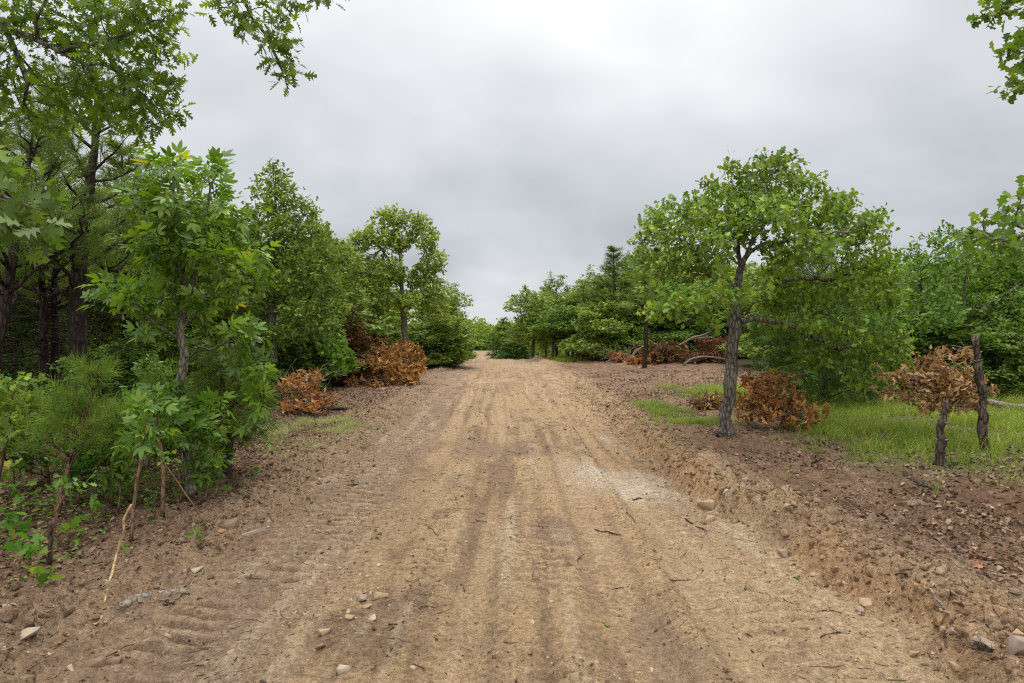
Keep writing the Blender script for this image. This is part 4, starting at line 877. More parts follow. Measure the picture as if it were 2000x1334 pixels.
brush('dead_branch', 'small tuft of orange dead leaves on the soil left of the lone oak', 'dead branch', 1375, 800, [[(1355, 797), (1385, 788), (1405, 785)]], [(1372, 786, 0, 26, 11, .4), (1395, 775, 0, 14, 10, .3)], 300, 64, size=.09, step=.08)
brush('dead_branch', 'broken oak top with curled pale brown leaves hung up between the two dead stumps', 'dead branch', 1850, 872,
      [[(1843, 800), (1850, 770, .1), (1870, 740, .2), (1900, 700, .3)], [(1850, 775, .1), (1800, 760, 0), (1765, 735, -.1), (1715, 728, -.1)], [(1850, 775, .1), (1820, 720, .2), (1790, 690, .3)], [(1850, 778, .1), (1800, 790, 0), (1745, 770, 0), (1715, 768, 0)]],
      [(1800, 738, .1, 26, 14, .3), (1840, 725, 0, 26, 16, .3), (1870, 750, .1, 30, 16, .35), (1818, 700, .1, 14, 10, .2), (1850, 690, .2, 16, 9, .2), (1885, 684, .3, 18, 7, .15), (1900, 705, .3, 12, 9, .15), (1903, 740, .1, 14, 20, .25), (1835, 765, 0, 30, 10, .3), (1880, 785, 0, 26, 10, .25), (1840, 792, -.1, 24, 6, .2), (1795, 772, 0, 18, 10, .2), (1808, 790, -.1, 18, 7, .15), (1758, 742, 0, 14, 9, .15), (1768, 722, 0, 12, 6, .12), (1935, 765, .3, 12, 5, .1), (1915, 790, .2, 12, 9, .15)], 1500, 65, size=.068, mat='deadtan', per=5, step=.06, rb=.018, keep=.75)
brush('dead_shrub', 'orange dead bush at the foot of the thin pine across the bare soil', 'dead shrub', 1212, 708, [[(1212, 710), (1212, 700), (1205, 692)]], [(1210, 697, 0, 24, 9, .6)], 260, 66, size=.2, step=.14)
brush('dead_branch', 'low tangle of dead brown boughs left of the uprooted root mass', 'dead branch', 1250, 711, [[(1262, 710), (1245, 702), (1232, 700)]], [(1238, 702, 0, 18, 7, .7), (1262, 704, 0, 14, 6, .6)], 420, 68, size=.17, step=.14, rb=.05)
brush('dead_branch', 'long flat heap of dead brown boughs behind the pale arched branch', 'dead branch', 1370, 710, [[(1340, 708), (1380, 700), (1420, 690)], [(1360, 708), (1400, 680), (1420, 665)]], [(1350, 696, .3, 22, 9, .8), (1385, 688, .5, 26, 12, .9), (1410, 670, .6, 20, 14, .8), (1375, 665, .8, 22, 9, .8), (1405, 704, 0, 20, 6, .6)], 1100, 69, size=.15, step=.14, rb=.05, mat='deadcedar')
brush('dead_shrub', 'small orange dead bush in the grass strip by the pale forked snag', 'dead shrub', 1136, 700, [[(1136, 702), (1136, 695), (1132, 690)]], [(1136, 692, 0, 13, 7, .5)], 160, 67, size=.2, step=.14)

# uprooted tree across the bare soil
loc = gp(1300, 712); d = loc[1]; Lp, B = pxl(loc, d); t = thing('uprooted_tree', 'fallen tree with torn up root mass and bent bare branches', 'fallen tree', loc)
v, f = tubes([limb(Lp((1300, 700), (1350, 702), (1430, 706)), .20, .13, 12, .02, 1)], .2, 1); mesh('trunk', v, f, M['darkwood'], t, smooth=True)
rg = np.random.RandomState(5); ch = []
for i in range(70):
    a = rg.rand() * 6.28; l = rg.uniform(.3, .95); c = np.array(Lp((1296, 700))[0]); dr = np.array([rg.uniform(-.6, .25), math.cos(a), math.sin(a)]); ch.append(limb([c, c + dr * l * .5, c + dr * l + rg.randn(3) * .15], .04, .008, 5, .03, i))
v, f = tubes(ch); mesh('root', v, f, M['darkwood'], t, smooth=True)
for k, pl in enumerate(([(1232, 702), (1250, 680), (1275, 669), (1292, 676), (1300, 695)], [(1280, 696), (1300, 688), (1318, 682)], [(1325, 676), (1350, 660), (1385, 650)], [(1350, 661), (1375, 658), (1400, 662)])):
    v, f = tubes([limb(Lp(*pl), .075 - .01 * k, .035, 7, .02, k + 20)]); mesh('branch', v, f, M['deadwood'], t, smooth=True)
n = 1500; a = rg.randn(n, 3) * [.55, .4, .28] + Lp((1300, 692))[0]; v, f, r = place(a, rg.randn(n, 3) + [0, 0, -1.], rg.randn(n, 3), .2 * rg.rand(n) + .08, LEAF_LANCE, rg); mesh('root_fibre', v, f, M['deadcedar'], t, rnd=r)
loc = gp(1385, 712); d = loc[1] ; Lp, B = pxl(loc, d); v, f = tubes([limb(Lp((1335, 712), (1352, 700), (1375, 696), (1420, 702)), .055, .03, 7, .01, 31)]); tag(mesh('bent_branch', v, f, M['deadwood'], loc=loc, smooth=True), 'pale arched branch bowing over the soil left of the lone oak trunk', 'branch')
loc = gp(1094, 697); d = loc[1]; Lp, B = pxl(loc, d); v, f = tubes([limb(Lp((1094, 700), (1096, 682), (1098, 673)), .10, .07, 8, .01, 41), limb(Lp((1098, 674), (1092, 668), (1091, 664)), .05, .03, 6, .01, 42), limb(Lp((1098, 674), (1103, 668), (1108, 662)), .055, .03, 6, .01, 43)]); tag(mesh('dead_snag', v, f, M['deadwood'], loc=loc, smooth=True), 'pale bare forked snag standing on the right bank near the crest', 'dead snag')
def stump(label, px, pts, r, sd, kind='stumpbark'):
    loc = gp(*px); d = loc[1]; Lp, B = pxl(loc, d); p = resample(Lp(*pts), .035); rg = np.random.RandomState(sd); p = wiggle(p, .012, rg); n = len(p); k = 18; s = np.linspace(0, 1, n)
    rr = r * (1.25 - .45 * s) * (1 + .10 * np.sin(s * 17 + sd) + .06 * rg.randn(n)); rr[:3] *= [1.3, 1.18, 1.08]
    t = thing('tree_stump', label, 'stump', loc); v, f = tubes([(p, rr, k)], .28, sd)
    top = v[(n - 1) * k:n * k]; top[:, 2] += rg.rand(k) * r * 1.2; mesh('trunk', v, f, M[kind], t)
    ch = []
    for i in range(9):
        a = rg.rand() * 6.28; b = p[-1] + np.array([math.cos(a), math.sin(a), 0]) * rr[-1] * .6; ch.append((np.array([b - [0, 0, .05], b + [0, 0, r * .6], b + [rg.randn() * .01, 0, r * rg.uniform(1, 2.2)]]), np.array([.014, .009, .002]), 4))
    v, f = tubes(ch); mesh('splinter', v, f, M['deadwood'], t)
    for i in range(3):
        j = rg.randint(n // 4, n - 4); a = rg.rand() * 6.28; dv = np.array([math.cos(a), math.sin(a), .3]); b = p[j]; v, f = tubes([limb([b, b + dv * rr[j] * 1.3, b + dv * (rr[j] + rg.uniform(.03, .10))], .014, .007, 5, .002, i)]); mesh('knot', v, f, M['deadwood'], t)
    return t
stump('short dark stump standing upright in the grass below the brown leaves', (1838, 908), [(1838, 912), (1836, 870), (1840, 830), (1848, 792)], .041, 71)
stump('tall leaning dead stump with a splintered top at the edge of the grass', (1930, 884), [(1930, 890), (1922, 850), (1925, 800), (1915, 740), (1907, 668)], .046, 72)
def log(name, label, cat, pts, r0, r1, mat, seed, k=10, lift=.6, amp=.01, zs=None):
    P = np.array([gp(*p[:2]) + [0, 0, r0 * lift + (p[2] if len(p) > 2 else 0)] for p in pts]); loc = P[0].copy(); c = limb(P - loc, r0, r1, k, amp, seed)
    v, f = tubes([c], .25, seed); o = mesh(name, v, f, M[mat], loc=loc, smooth=k > 6); tag(o, label, cat); return o
log('fallen_log', 'grey barkless log lying in the grass right of the leaning stump', 'log', [(1932, 800, .12), (1960, 802, .08), (2010, 806, .06), (2080, 808, .05)], .075, .06, 'deadwood', 81)
log('fallen_log', 'dark rotten log sunk in leaf litter before the short stump', 'log', [(1768, 922), (1790, 940), (1815, 952), (1850, 958)], .040, .025, 'darkwood', 82, lift=-.3, amp=.02)
log('fallen_log', 'thin dark rotting branch lying across the litter under the short stump', 'log', [(1812, 966), (1850, 975), (1905, 982), (1960, 980)], .018, .012, 'darkwood', 83, 8, -.2)
log('fallen_log', 'half buried grey brown log in the soil at the near left edge of the track', 'log', [(228, 1190), (262, 1172), (310, 1160), (362, 1157)], .030, .036, 'deadwood', 84, 12, -.1)
log('fallen_log', 'dark log at the foot of the brush pile', 'log', [(765, 744), (785, 744, .08), (808, 751)], .09, .08, 'darkwood', 85)
log('fallen_log', 'dark log lying on soil beside the low heap of dead oak branches', 'log', [(622, 802), (650, 800), (676, 800)], .055, .04, 'darkwood', 86)
log('fallen_log', 'grey log end sticking out under the pale green leaning bough', 'log', [(628, 728, .5), (650, 730, .4), (690, 728, .4)], .06, .045, 'deadwood', 87)

# ------------------------------------------------------------------ single sticks on the ground
STK = [
 ('crooked pale stick without bark standing up from the litter on the left', [(200, 1160, 0), (214, 1130, .06), (228, 1115, .17), (240, 1120, .28), (236, 1120, .34), (248, 1122, .43)], .010, .013, 'palewood'),
 ('thin pale root running up from the half buried log', [(362, 1150), (385, 1128), (402, 1108), (425, 1075), (455, 1042), (495, 1038)], .008, .006, 'deadwood'),
 ('short pale stick in front of the half buried log', [(165, 1218), (180, 1206), (196, 1198)], .012, .009, 'palewood'),
 ('white thin twig in the litter behind the standing pale stick', [(136, 1178), (160, 1168), (184, 1163)], .005, .004, 'deadwood'),
 ('pale twisted stick in the middle of the track', [(980, 1080), (996, 1073), (1010, 1074), (1032, 1070)], .008, .005, 'palewood'),
 ('dark flattened stick on the right wheel track', [(1162, 1038), (1190, 1043), (1215, 1050)], .009, .006, 'darkwood'),
 ('dark stick piece on the white scraped patch', [(1236, 978), (1250, 975), (1263, 974)], .012, .008, 'darkwood'),
 ('thin dark twig bent upright on the right of the scraped patch', [(1225, 1003, 0), (1230, 1012, .02), (1248, 1028)], .006, .004, 'darkwood'),
 ('dark twig lying crosswise on the right half of the track', [(1308, 1134), (1330, 1134), (1350, 1133)], .008, .006, 'redstem'),
 ('long curved thin twig pointing to the bottom of the picture', [(1444, 1244), (1470, 1268), (1494, 1298), (1508, 1324)], .005, .004, 'darkwood'),
 ('thin twig just above the long curved one', [(1434, 1224), (1450, 1234), (1472, 1244)], .005, .004, 'darkwood'),
 ('hooked twig near the long curved one, closer to the stony bank', [(1606, 1246), (1620, 1236), (1650, 1236), (1664, 1242)], .006, .005, 'darkwood'),
 ('twig arching on the cleat marks of the right edge', [(1580, 1212), (1598, 1196), (1622, 1196), (1650, 1202)], .006, .004, 'darkwood'),
 ('slim dark twig among the cleat marks', [(1510, 1154), (1530, 1166), (1552, 1178)], .005, .004, 'darkwood'),
 ('reddish long stick across the stony right bank', [(1765, 1174), (1800, 1190), (1850, 1198), (1930, 1204), (2010, 1214)], .009, .013, 'deadwood'),
 ('bent brown branch reaching down the right bank to the reddish stick', [(1793, 1025), (1812, 1060), (1836, 1105), (1850, 1130), (1878, 1160), (1880, 1190), (1878, 1225)], .008, .012, 'redstem'),
 ('brown side branch meeting the bent one on the right bank', [(1750, 1100), (1790, 1108), (1835, 1112)], .006, .009, 'darkwood'),
 ('small twig cluster piece by the orange cut edge', [(1340, 1015), (1362, 1028), (1385, 1036)], .009, .006, 'darkwood'),
 ('upright sliver of bark in the middle of the track', [(1040, 1128, 0), (1043, 1126, .05), (1044, 1118, .09)], .006, .004, 'redstem'),
 ('short dark twig left of the middle wheel track', [(835, 1030), (844, 1042), (854, 1052)], .006, .004, 'darkwood'),
 ('stick with a bow lying on bare soil on the left side of the road', [(618, 948), (650, 938), (690, 942)], .016, .012, 'darkwood'),
 ('grey twig lying above the left slab stones', [(460, 914), (485, 908), (510, 906)], .010, .007, 'deadwood'),
 ('thin grey twig below the low heap of dead oak branches', [(655, 806), (672, 812), (690, 813)], .012, .008, 'darkwood'),
 ('twig near the bottom edge in the left wheel track', [(808, 1292), (820, 1304), (832, 1312)], .004, .003, 'darkwood'),
 ('dark twig by the green leaf on the right wheel track', [(1196, 1154), (1212, 1152), (1228, 1150)], .005, .004, 'darkwood'),
]
for i, (lb, pts, r0, r1, mt) in enumerate(STK):
    log('stick', lb, 'stick', pts, r0 * .75, r1 * .6, mt, 200 + i, 6, .3, .006)
# ------------------------------------------------------------------ rocks
import bmesh
def rock_geo(seed, flat=.6, n=13):
    rg = np.random.RandomState(seed); p = rg.uniform(-1, 1, (n, 3)); p = np.sign(p) * np.abs(p) ** .75; p *= [.5, .42, .5 * flat]; p[:, :2] += .12 * p[:, 2:3] * rg.randn(2)
    bm = bmesh.new()
    for q in p: bm.verts.new(q)
    r = bmesh.ops.convex_hull(bm, input=bm.verts); 
    bmesh.ops.delete(bm, geom=[g for g in bm.verts if not g.link_faces], context='VERTS')
    bmesh.ops.dissolve_limit(bm, angle_limit=R(14), verts=bm.verts, edges=bm.edges)
    bmesh.ops.bevel(bm, geom=list(bm.edges), offset=.012, segments=1, affect='EDGES', clamp_overlap=True)
    bmesh.ops.triangulate(bm, faces=bm.faces); bm.verts.index_update()
    v = np.array([q.co[:] for q in bm.verts]); f = np.array([[q.index for q in x.verts] for x in bm.faces]); bm.free(); return v, f
RK = [
 ('largest flat slab of grey sandstone at the left edge of the track', 490, 1036, 72, .35, 'rockgrey', .5), ('blocky brown stone leaning on the left flat slab', 445, 1030, 40, .75, 'rockbrown', 0), ('small square tan stone left of the blocky brown one', 409, 1026, 16, 1.0, 'rocktan', 0),
 ('bright pale stone before the thin root on the left', 380, 1115, 24, .6, 'rockpale', 0), ('small grey stone touching the bright pale one', 359, 1118, 17, .6, 'rockgrey', 0), ('round brown stone right of the thin root', 410, 1138, 20, .8, 'rockbrown', 0),
 ('large whitish rock at the left picture edge', 45, 1240, 50, .5, 'rockpale', 0), ('small dark stone touching the whitish rock', 60, 1246, 22, .4, 'rockbrown', .4), ('yellow stone on the near left soil', 326, 1238, 18, .8, 'rocktan', 0),
 ('angular brown rock near the bottom left corner', 220, 1292, 32, .8, 'rockbrown', .2), ('low sloping brown rock beside the angular one at the bottom left', 180, 1304, 40, .6, 'rockbrown', .3), ('thin upright pale stone beyond the low sloping rock', 138, 1308, 22, .8, 'rockpale', -.4),
 ('grey triangular stone on the left bare soil below the dead grass tufts', 615, 878, 16, .7, 'rockgrey', .2), ('small grey stone right of the triangular one', 631, 880, 10, .7, 'rockgrey', 0),
 ('flat grey stone of the left rubble line, farthest', 705, 1172, 32, .5, 'rockgrey', .2), ('tan wedge in the left rubble line', 742, 1168, 28, .5, 'rocktan', .3), ('ochre block under the tan wedge', 718, 1188, 26, .6, 'rocktan', .5), ('long ochre stone of the left rubble line', 680, 1214, 30, .5, 'rocktan', -.4), ('pale chip beside the ochre stones', 728, 1212, 22, .6, 'rockpale', 0),
 ('broad pale slab of the left rubble line, nearest the camera', 630, 1240, 38, .4, 'rocktan', .2), ('rounded brown stone below the broad pale slab', 625, 1272, 22, .7, 'rockbrown', .2), ('pale stone near the bottom edge below the rubble line', 665, 1315, 32, .6, 'rockpale', .2),
 ('small white stone on the far left soil before the brush pile', 748, 762, 9, .7, 'rockpale', 0),
 ('long cracked slab set in the orange cut edge', 1385, 992, 48, .5, 'rocktan', .6), ('tan block at the foot of the long cracked slab', 1388, 1012, 26, .6, 'rocktan', 0), ('pale stone on the orange cut edge, next after the tan block', 1420, 1002, 18, .6, 'rockpale', .5), ('rounded grey stone on top of the orange cut edge', 1456, 1002, 18, .8, 'rockgrey', 0),
 ('pale square stone of the three stacked in the cut edge', 1541, 1056, 20, .8, 'rockpale', .3), ('flat dark stone in the middle of the three stacked in the cut edge', 1538, 1068, 26, .5, 'rockbrown', 0), ('big brown stone at the bottom of the three stacked in the cut edge', 1528, 1088, 26, .85, 'rockgrey', .3),
 ('reddish brown block right of the stacked stones', 1602, 1112, 18, .9, 'rockbrown', .7), ('low tan stone under the reddish brown block', 1591, 1124, 18, .6, 'rocktan', 0), ('brown pebble stone on the right slope past the reddish block', 1632, 1140, 12, .7, 'rockbrown', 0),
 ('rounded ochre stone high on the near right slope', 1694, 1180, 30, .6, 'rocktan', .2), ('flat reddish stone under the rounded ochre one', 1682, 1192, 26, .5, 'rockgrey', .2), ('tan stone standing at the edge of the near right slope', 1718, 1222, 22, .8, 'rocktan', .3), ('small dark tan stone just below the standing tan one', 1753, 1232, 15, .8, 'rocktan', .3),
 ('cube shaped orange tan stone in the right rubble', 1809, 1232, 19, .95, 'rocktan', 0), ('loaf shaped stone in the sand before the right rubble', 1788, 1272, 26, .6, 'rocktan', .1), ('pointed tan stone by the dark root tuft', 1846, 1268, 20, 1.0, 'rocktan', .5), ('rounded grey stone right of the dark root tuft', 1868, 1284, 20, .9, 'rockgrey', 0), ('grey stone left of the dark root tuft', 1848, 1284, 16, .9, 'rockgrey', 0),
 ('broad tan flat stone in the near right corner', 1942, 1262, 32, .55, 'rocktan', .2), ('thin slab lying below the broad tan flat stone', 1935, 1280, 40, .3, 'rockgrey', .1), ('ochre stone at the right picture edge', 1990, 1238, 30, .6, 'rocktan', .3), ('brown stone half seen at the right picture edge', 1985, 1262, 32, .5, 'rockbrown', -.2),
 ('big grey boulder cut by the bottom right corner', 2010, 1352, 80, .8, 'rockgrey', .1), ('flat greyish slab beside the big boulder', 1915, 1302, 40, .4, 'rockgrey', .2), ('tan stone under the dark root tuft', 1872, 1306, 20, .7, 'rocktan', .6),
 ('small tan stone on the brown soil above the bent branch', 1840, 1046, 12, .5, 'rocktan', 0), ('pale stone beside the stick end on the right bank', 1722, 1116, 11, .8, 'rockpale', 0), ('brown stone on soil up the right slope', 1735, 1098, 16, .7, 'rockbrown', 0),
 ('pale stone sunk in the far right soil before the uprooted tree', 1348, 759, 12, .5, 'rockpale', 0), ('white stone in the bare soil left of the uprooted tree', 1249, 720, 9, .6, 'rockpale', 0), ('second white stone close before the uprooted tree', 1298, 718, 8, .7, 'rockpale', 0),
 ('pale chip on the left soil between road and half buried log', 600, 1034, 14, .5, 'rockpale', 0), ('grey brown stone lying above the pale chip on the left soil', 632, 988, 16, .6, 'rockgrey', 0), ('small tan stone paired with the grey brown one', 649, 985, 9, .9, 'rocktan', 0), ('thin pale stone half buried by the left wheel track', 738, 1104, 20, .35, 'rockpale', .2),
]
for i, (lb, px, py, wp, fl, mt, rot) in enumerate(RK):
    p = gp(px, py); s = wp / F * p[1]; v, f = rock_geo(300 + i, fl); v = v * s; v[:, 2] += s * fl * .08; c, s_ = math.cos(rot + .3 * (i % 5)), math.sin(rot + .3 * (i % 5)); v = np.stack([v[:, 0] * c - v[:, 1] * s_, v[:, 0] * s_ + v[:, 1] * c, v[:, 2]], 1)
    tilt = rot * .4; v[:, 2] += v[:, 0] * math.tan(tilt) * .4
    tag(mesh('rock', v, f, M[mt], loc=p), lb, 'rock')
# root tuft bottom right, leaf bunches
def tuft(label, px, py, n, L, mat, seed, cat='roots', name='root_tuft', r=.0022):
    p = gp(px, py); rg = np.random.RandomState(seed); ch = []
    for i in range(n):
        a = rg.rand() * 6.28; dr = np.array([math.cos(a), math.sin(a), rg.uniform(-.05, .5)]); l = L * rg.uniform(.2, 1); o = np.array([rg.randn() * .035, rg.randn() * .02, 0.0]); ch.append((np.array([o, o + dr * l * .5, o + dr * l * .8 + rg.randn(3) * l * .2]), np.array([r, r * .8, r * .4]), 4))
    v, f = tubes(ch); tag(mesh(name, v, f, M[mat], loc=p, smooth=True), label, cat)
tuft('dark root tuft among stones in the near right corner', 1857, 1284, 26, .07, 'darkwood', 1)
tuft('dark frayed root tuft touching the big boulder', 1940, 1325, 60, .10, 'darkwood', 2)
tuft('frayed roots torn up in the left soil by the curved twig', 690, 945, 30, .12, 'darkwood', 3)
tuft('brown fibre tuft before the half buried log', 320, 1184, 40, .05, 'darkwood', 4)

# ------------------------------------------------------------------ saplings, seedlings and young pines on the left
def sapling(label, stem, blobs, leaf, size, mat, bark, n, seed, d=None, rb=.012, per=3, step=.06, name='sapling', tmax=2, up=.8, extra=(), group=None, off=.02):
    loc = gp(*stem[0][:2]); dd = loc[1]; Lp, B = pxl(loc, dd)
    return build_tree(name, label, name.replace('_', ' '), loc, [Lp(*stem)] + [Lp(*e) for e in extra], B(*blobs), n, step, step * 1.6, rb, leaf, size, per, M[mat], M[bark], seed=seed, r0=.0018, tmax=tmax, spread=.9, off=off, up=up, di=.9, cap=1200, parts=('stem', 'foliage'), flare=1.1, group=group, wig=.006)
sapling('tall reddish stem with leafy top in front of the hickory', [(315, 1010), (318, 940), (312, 860), (300, 800)], [(300, 790, 0, 45, 35, .2), (330, 850, 0, 35, 25, .15), (270, 830, 0, 30, 25, .15)], LEAF_HICK, .13, 'hick', 'redstem', 110, 401, rb=.017, off=.01)
sapling('straight brown stem with a leafy top left of the tall reddish one', [(254, 1058), (260, 980), (272, 900), (280, 850)], [(285, 835, 0, 35, 25, .15), (260, 860, 0, 30, 20, .12), (280, 800, 0, 30, 20, .12)], LEAF_HICK, .13, 'hick', 'redstem', 90, 402, rb=.012)
sapling('thin arching bare stem crossing from the tall reddish one down to the slab', [(402, 1034), (385, 1000), (345, 945), (320, 905), (290, 850)], [(290, 835, 0, 20, 15, .1), (350, 880, 0, 20, 10, .1)], LEAF_OAKS, .05, 'young', 'redstem', 40, 403, rb=.009)
sapling('small lobed oak seedling with yellow green top by the dark cut stem', [(88, 1105), (100, 1040), (110, 985), (128, 960)], [(132, 935, 0, 35, 14, .1), (110, 965, 0, 28, 14, .1), (165, 950, 0, 20, 14, .1)], LEAF_POST, .065, 'young', 'redstem', 60, 404, rb=.011, per=3)
sapling('low hickory shoots covering the middle of the pale kinked trunk', [(352, 985), (350, 900), (345, 830)], [(340, 800, 0, 50, 25, .25), (385, 830, 0, 35, 22, .2), (320, 845, 0, 40, 18, .2), (410, 790, .1, 30, 20, .2)], LEAF_HICK, .16, 'hick', 'redstem', 140, 405, rb=.010, off=.01)
sapling('leafy oak sapling at the left edge before the slim pines', [(-20, 1000), (0, 900), (20, 800)], [(15, 780, 0, 45, 35, .3), (50, 830, 0, 40, 25, .25), (0, 870, 0, 45, 25, .25), (60, 740, .1, 35, 22, .25)], LEAF_POST, .085, 'oak', 'redstem', 260, 406, rb=.016, off=.02, tmax=3, per=4)
sapling('bright oak sapling with lobed leaves between the young pines', [(185, 975), (190, 920), (200, 870)], [(210, 865, 0, 40, 16, .2), (180, 890, 0, 35, 14, .2), (235, 890, 0, 30, 14, .2)], LEAF_POST, .085, 'young', 'redstem', 130, 407, rb=.009, off=.02)
FS = [(60, 960, 800, 60, 'fine leaved sapling before the two slim pines', 1), (150, 985, 850, 50, 'fine leaved sapling at the foot of the thick pine', 2), (230, 1000, 800, 55, 'fine leaved sapling left of the straight brown stem', 3), (330, 960, 740, 55, 'fine leaved sapling close left of the pale kinked trunk', 4), (400, 985, 840, 45, 'fine leaved sapling right of the hickory base', 5), (130, 900, 690, 60, 'taller fine leaved sapling hiding the foot of the thick pine', 6), (290, 905, 690, 60, 'taller fine leaved sapling in the shade left of the hickory', 7), (-10, 930, 720, 60, 'fine leaved sapling cut by the left picture edge', 8)]
for px, py, tp, wd, lb, sd in FS:
    h = py - tp; sapling(lb, [(px, py), (px + 4, py - h * .4), (px + 8, tp + 12)], [(px + 6, tp + h * .15, 0, wd * .6, h * .13, .2), (px - wd * .35, tp + h * .38, .1, wd * .55, h * .12, .22), (px + wd * .4, tp + h * .42, -.1, wd * .55, h * .12, .22), (px, tp + h * .62, 0, wd * .7, h * .12, .25)],
            LEAF_LANCE if sd % 2 else LEAF_OAKS, .075 if sd % 2 else .06, 'hick' if sd % 3 else 'oak', 'redstem', 330, 460 + sd, rb=.010, off=.025, tmax=3, per=6, step=.055)
OS = [(35, 1010, 30, 60, 'biggest lobed oak seedling, at the left picture edge'), (20, 1060, 35, 45, 'oak seedling below the biggest one at the left picture edge'), (50, 1110, 30, 38, 'broad leaved oak seedling with upturned leaves'), (75, 1150, 26, 28, 'oak seedling with a few bright leaves above the whitish rock'),
      (15, 985, 25, 60, 'oak seedling behind the biggest one'), (130, 1065, 24, 30, 'oak seedling right of the dark cut stem'), (235, 1080, 20, 16, 'oak seedling at the base of the standing pale stick'), (215, 985, 22, 26, 'oak seedling in shade behind the standing pale stick'),
      (300, 1010, 26, 40, 'small bush of fine leaves at the foot of the tall reddish stem'), (385, 1060, 18, 18, 'low oak seedling left of the left flat slab'), (430, 920, 18, 14, 'oak seedling on the litter right of the hickory base'), (495, 935, 14, 12, 'tiny oak seedling on the soil edge, farthest from the trees'),
      (445, 965, 12, 10, 'tiny yellow green seedling below the hickory'), (340, 985, 26, 40, 'fine leaved seedling left of the hickory base'), (180, 1020, 22, 30, 'slim seedling between dark cut stem and straight brown stem'), (400, 1175, 8, 8, 'tiny seedling by the half buried log end')]
for i, (px, py, wd, hp, lb) in enumerate(OS):
    fine = i in (8, 13); sapling(lb, [(px, py), (px + 3, py - hp * .5), (px, py - hp)], [(px, py - hp, 0, wd, hp * .25 + 5, wd / F * 5), (px + 5, py - hp * .55, 0, wd * .8, hp * .2 + 3, .08)], LEAF_OAKS if fine else LEAF_POST, .03 if fine else (.10 if wd > 20 else .06), 'young', 'redstem', 26 if not fine else 60, 420 + i, rb=.004, per=2 if not fine else 4, step=.045, name='oak_seedling', group='oak seedlings under the left trees')
# cut dark stem
log('cut_stem', 'dark cut sapling stem standing in the litter on the left', 'stem', [(93, 1105, 0), (95, 1105, .14), (97, 1105, .29)], .013, .010, 'darkwood', 88, 8, 0, .004)
def ypine(label, px, py, top, wp, seed, lean=0, nb=5, br=.20):
    loc = gp(px, py); d = loc[1]; Lp, B = pxl(loc, d); h = (py - top) / F * d
    build_pine('young_pine', label, 'young pine', loc, Lp((px, py + 4), (px + lean * .4, (py + top) / 2), (px + lean, top)), h * .35, wp / F * d * .5, M['redstem'], M['pineyoung'], .014, PINE, br, seed=seed, whorl=.17, nb=nb, lean_up=.3, sub=.12, group='young pines along the left edge')
ypine('bright young pine with a leaning stem in front of the thick pine', 106, 1010, 735, 130, 501, lean=90)
ypine('bushy young pine right of the leaning one', 205, 965, 830, 150, 502, lean=15)
ypine('small young pine at the left picture edge', 20, 960, 760, 150, 503)
ypine('low young pine between thick pine and hickory', 250, 930, 800, 130, 504)
ypine('low young pine under the two slim pines', 90, 945, 850, 160, 505)
ypine('soft young pine behind the tall reddish stem', 320, 915, 760, 150, 506)

# ------------------------------------------------------------------ grass, litter, twigs, gravel (nobody could count these)
def blades(P, L, lean, wd, rg, segs=3):
    n = len(P); a = rg.rand(n) * 6.28; dr = np.stack([np.cos(a), np.sin(a), np.zeros(n)], 1); b = rg.rand(n) * 6.28; s = np.stack([np.cos(b), np.sin(b), np.zeros(n)], 1); V = np.zeros((n, 2 * segs + 1, 3))
    ln = lean * (.4 + rg.rand(n)) 
    for k in range(segs + 1):
        t = k / segs; c = P + np.array([0, 0, 1.]) * (L * (t - .30 * ln * t * t))[:, None] + dr * (L * ln * t * t * .8)[:, None]
        if k < segs: V[:, 2 * k] = c - s * wd * (1 - t * .6); V[:, 2 * k + 1] = c + s * wd * (1 - t * .6)
        else: V[:, 2 * k] = c
    m = 2 * segs + 1; base = (np.arange(n) * m)[:, None]; q = np.concatenate([base + np.array([2 * k, 2 * k + 1, 2 * k + 3, 2 * k + 2]) for k in range(segs - 1)]); t_ = base + np.array([2 * segs - 2, 2 * segs - 1, 2 * segs])
    return V.reshape(-1, 3), [q, t_], np.repeat(rg.rand(n), m)
def scatter(n, x0, x1, y0, y1, dens, rg, clump=None, cs=.05, log_y=False):
    o = []; c = 0
    while c < n:
        m = max(2000, (n - c) * 2); x = rg.uniform(x0, x1, m); y = np.exp(rg.uniform(math.log(y0), math.log(y1), m)) if log_y else rg.uniform(y0, y1, m)
        k = rg.rand(m) < dens(x, y); x, y = x[k], y[k]
        if clump: x = np.repeat(x, clump); y = np.repeat(y, clump); x = x + rg.randn(len(x)) * cs; y = y + rg.randn(len(y)) * cs
        o.append(np.stack([x, y], 1)); c += len(x)
        if len(o) > 60: break
    p = np.concatenate(o)[:n]; return np.concatenate([p, H(p[:, 0], p[:, 1])[:, None]], 1)
def gmask(x, y):
    er = x - edge_r(y); n_a = fbm(x * .7, y * .35, 50, 4); n_ = fbm(x * 1.4, y * 1.4, 90, 3)
    near = ss(1.9, 3.2, er + 2.2 * (n_a - .5) - .25 * np.maximum(0, 9 - y)) * ss(5.9, 7.9, y + 1.5 * (n_ - .5)) * ss(20, 17, y)
    return near * (.10 + .9 * ss(.33, .55, n_))
rg = np.random.RandomState(900)
P = scatter(95000, 2.6, 15.5, 5.8, 19, gmask, rg, 14, .05)
v, f, r = blades(P, rg.uniform(.08, .32, len(P)) * (.45 + 1.0 * fbm(P[:, 0] * 2.2, P[:, 1] * 2.2, 120, 3)), 1.0, .0028, rg); tag(mesh('grass', v, f, M['grass'], rnd=r), 'long bright green grass round the two dead stumps', 'grass', kind='stuff')
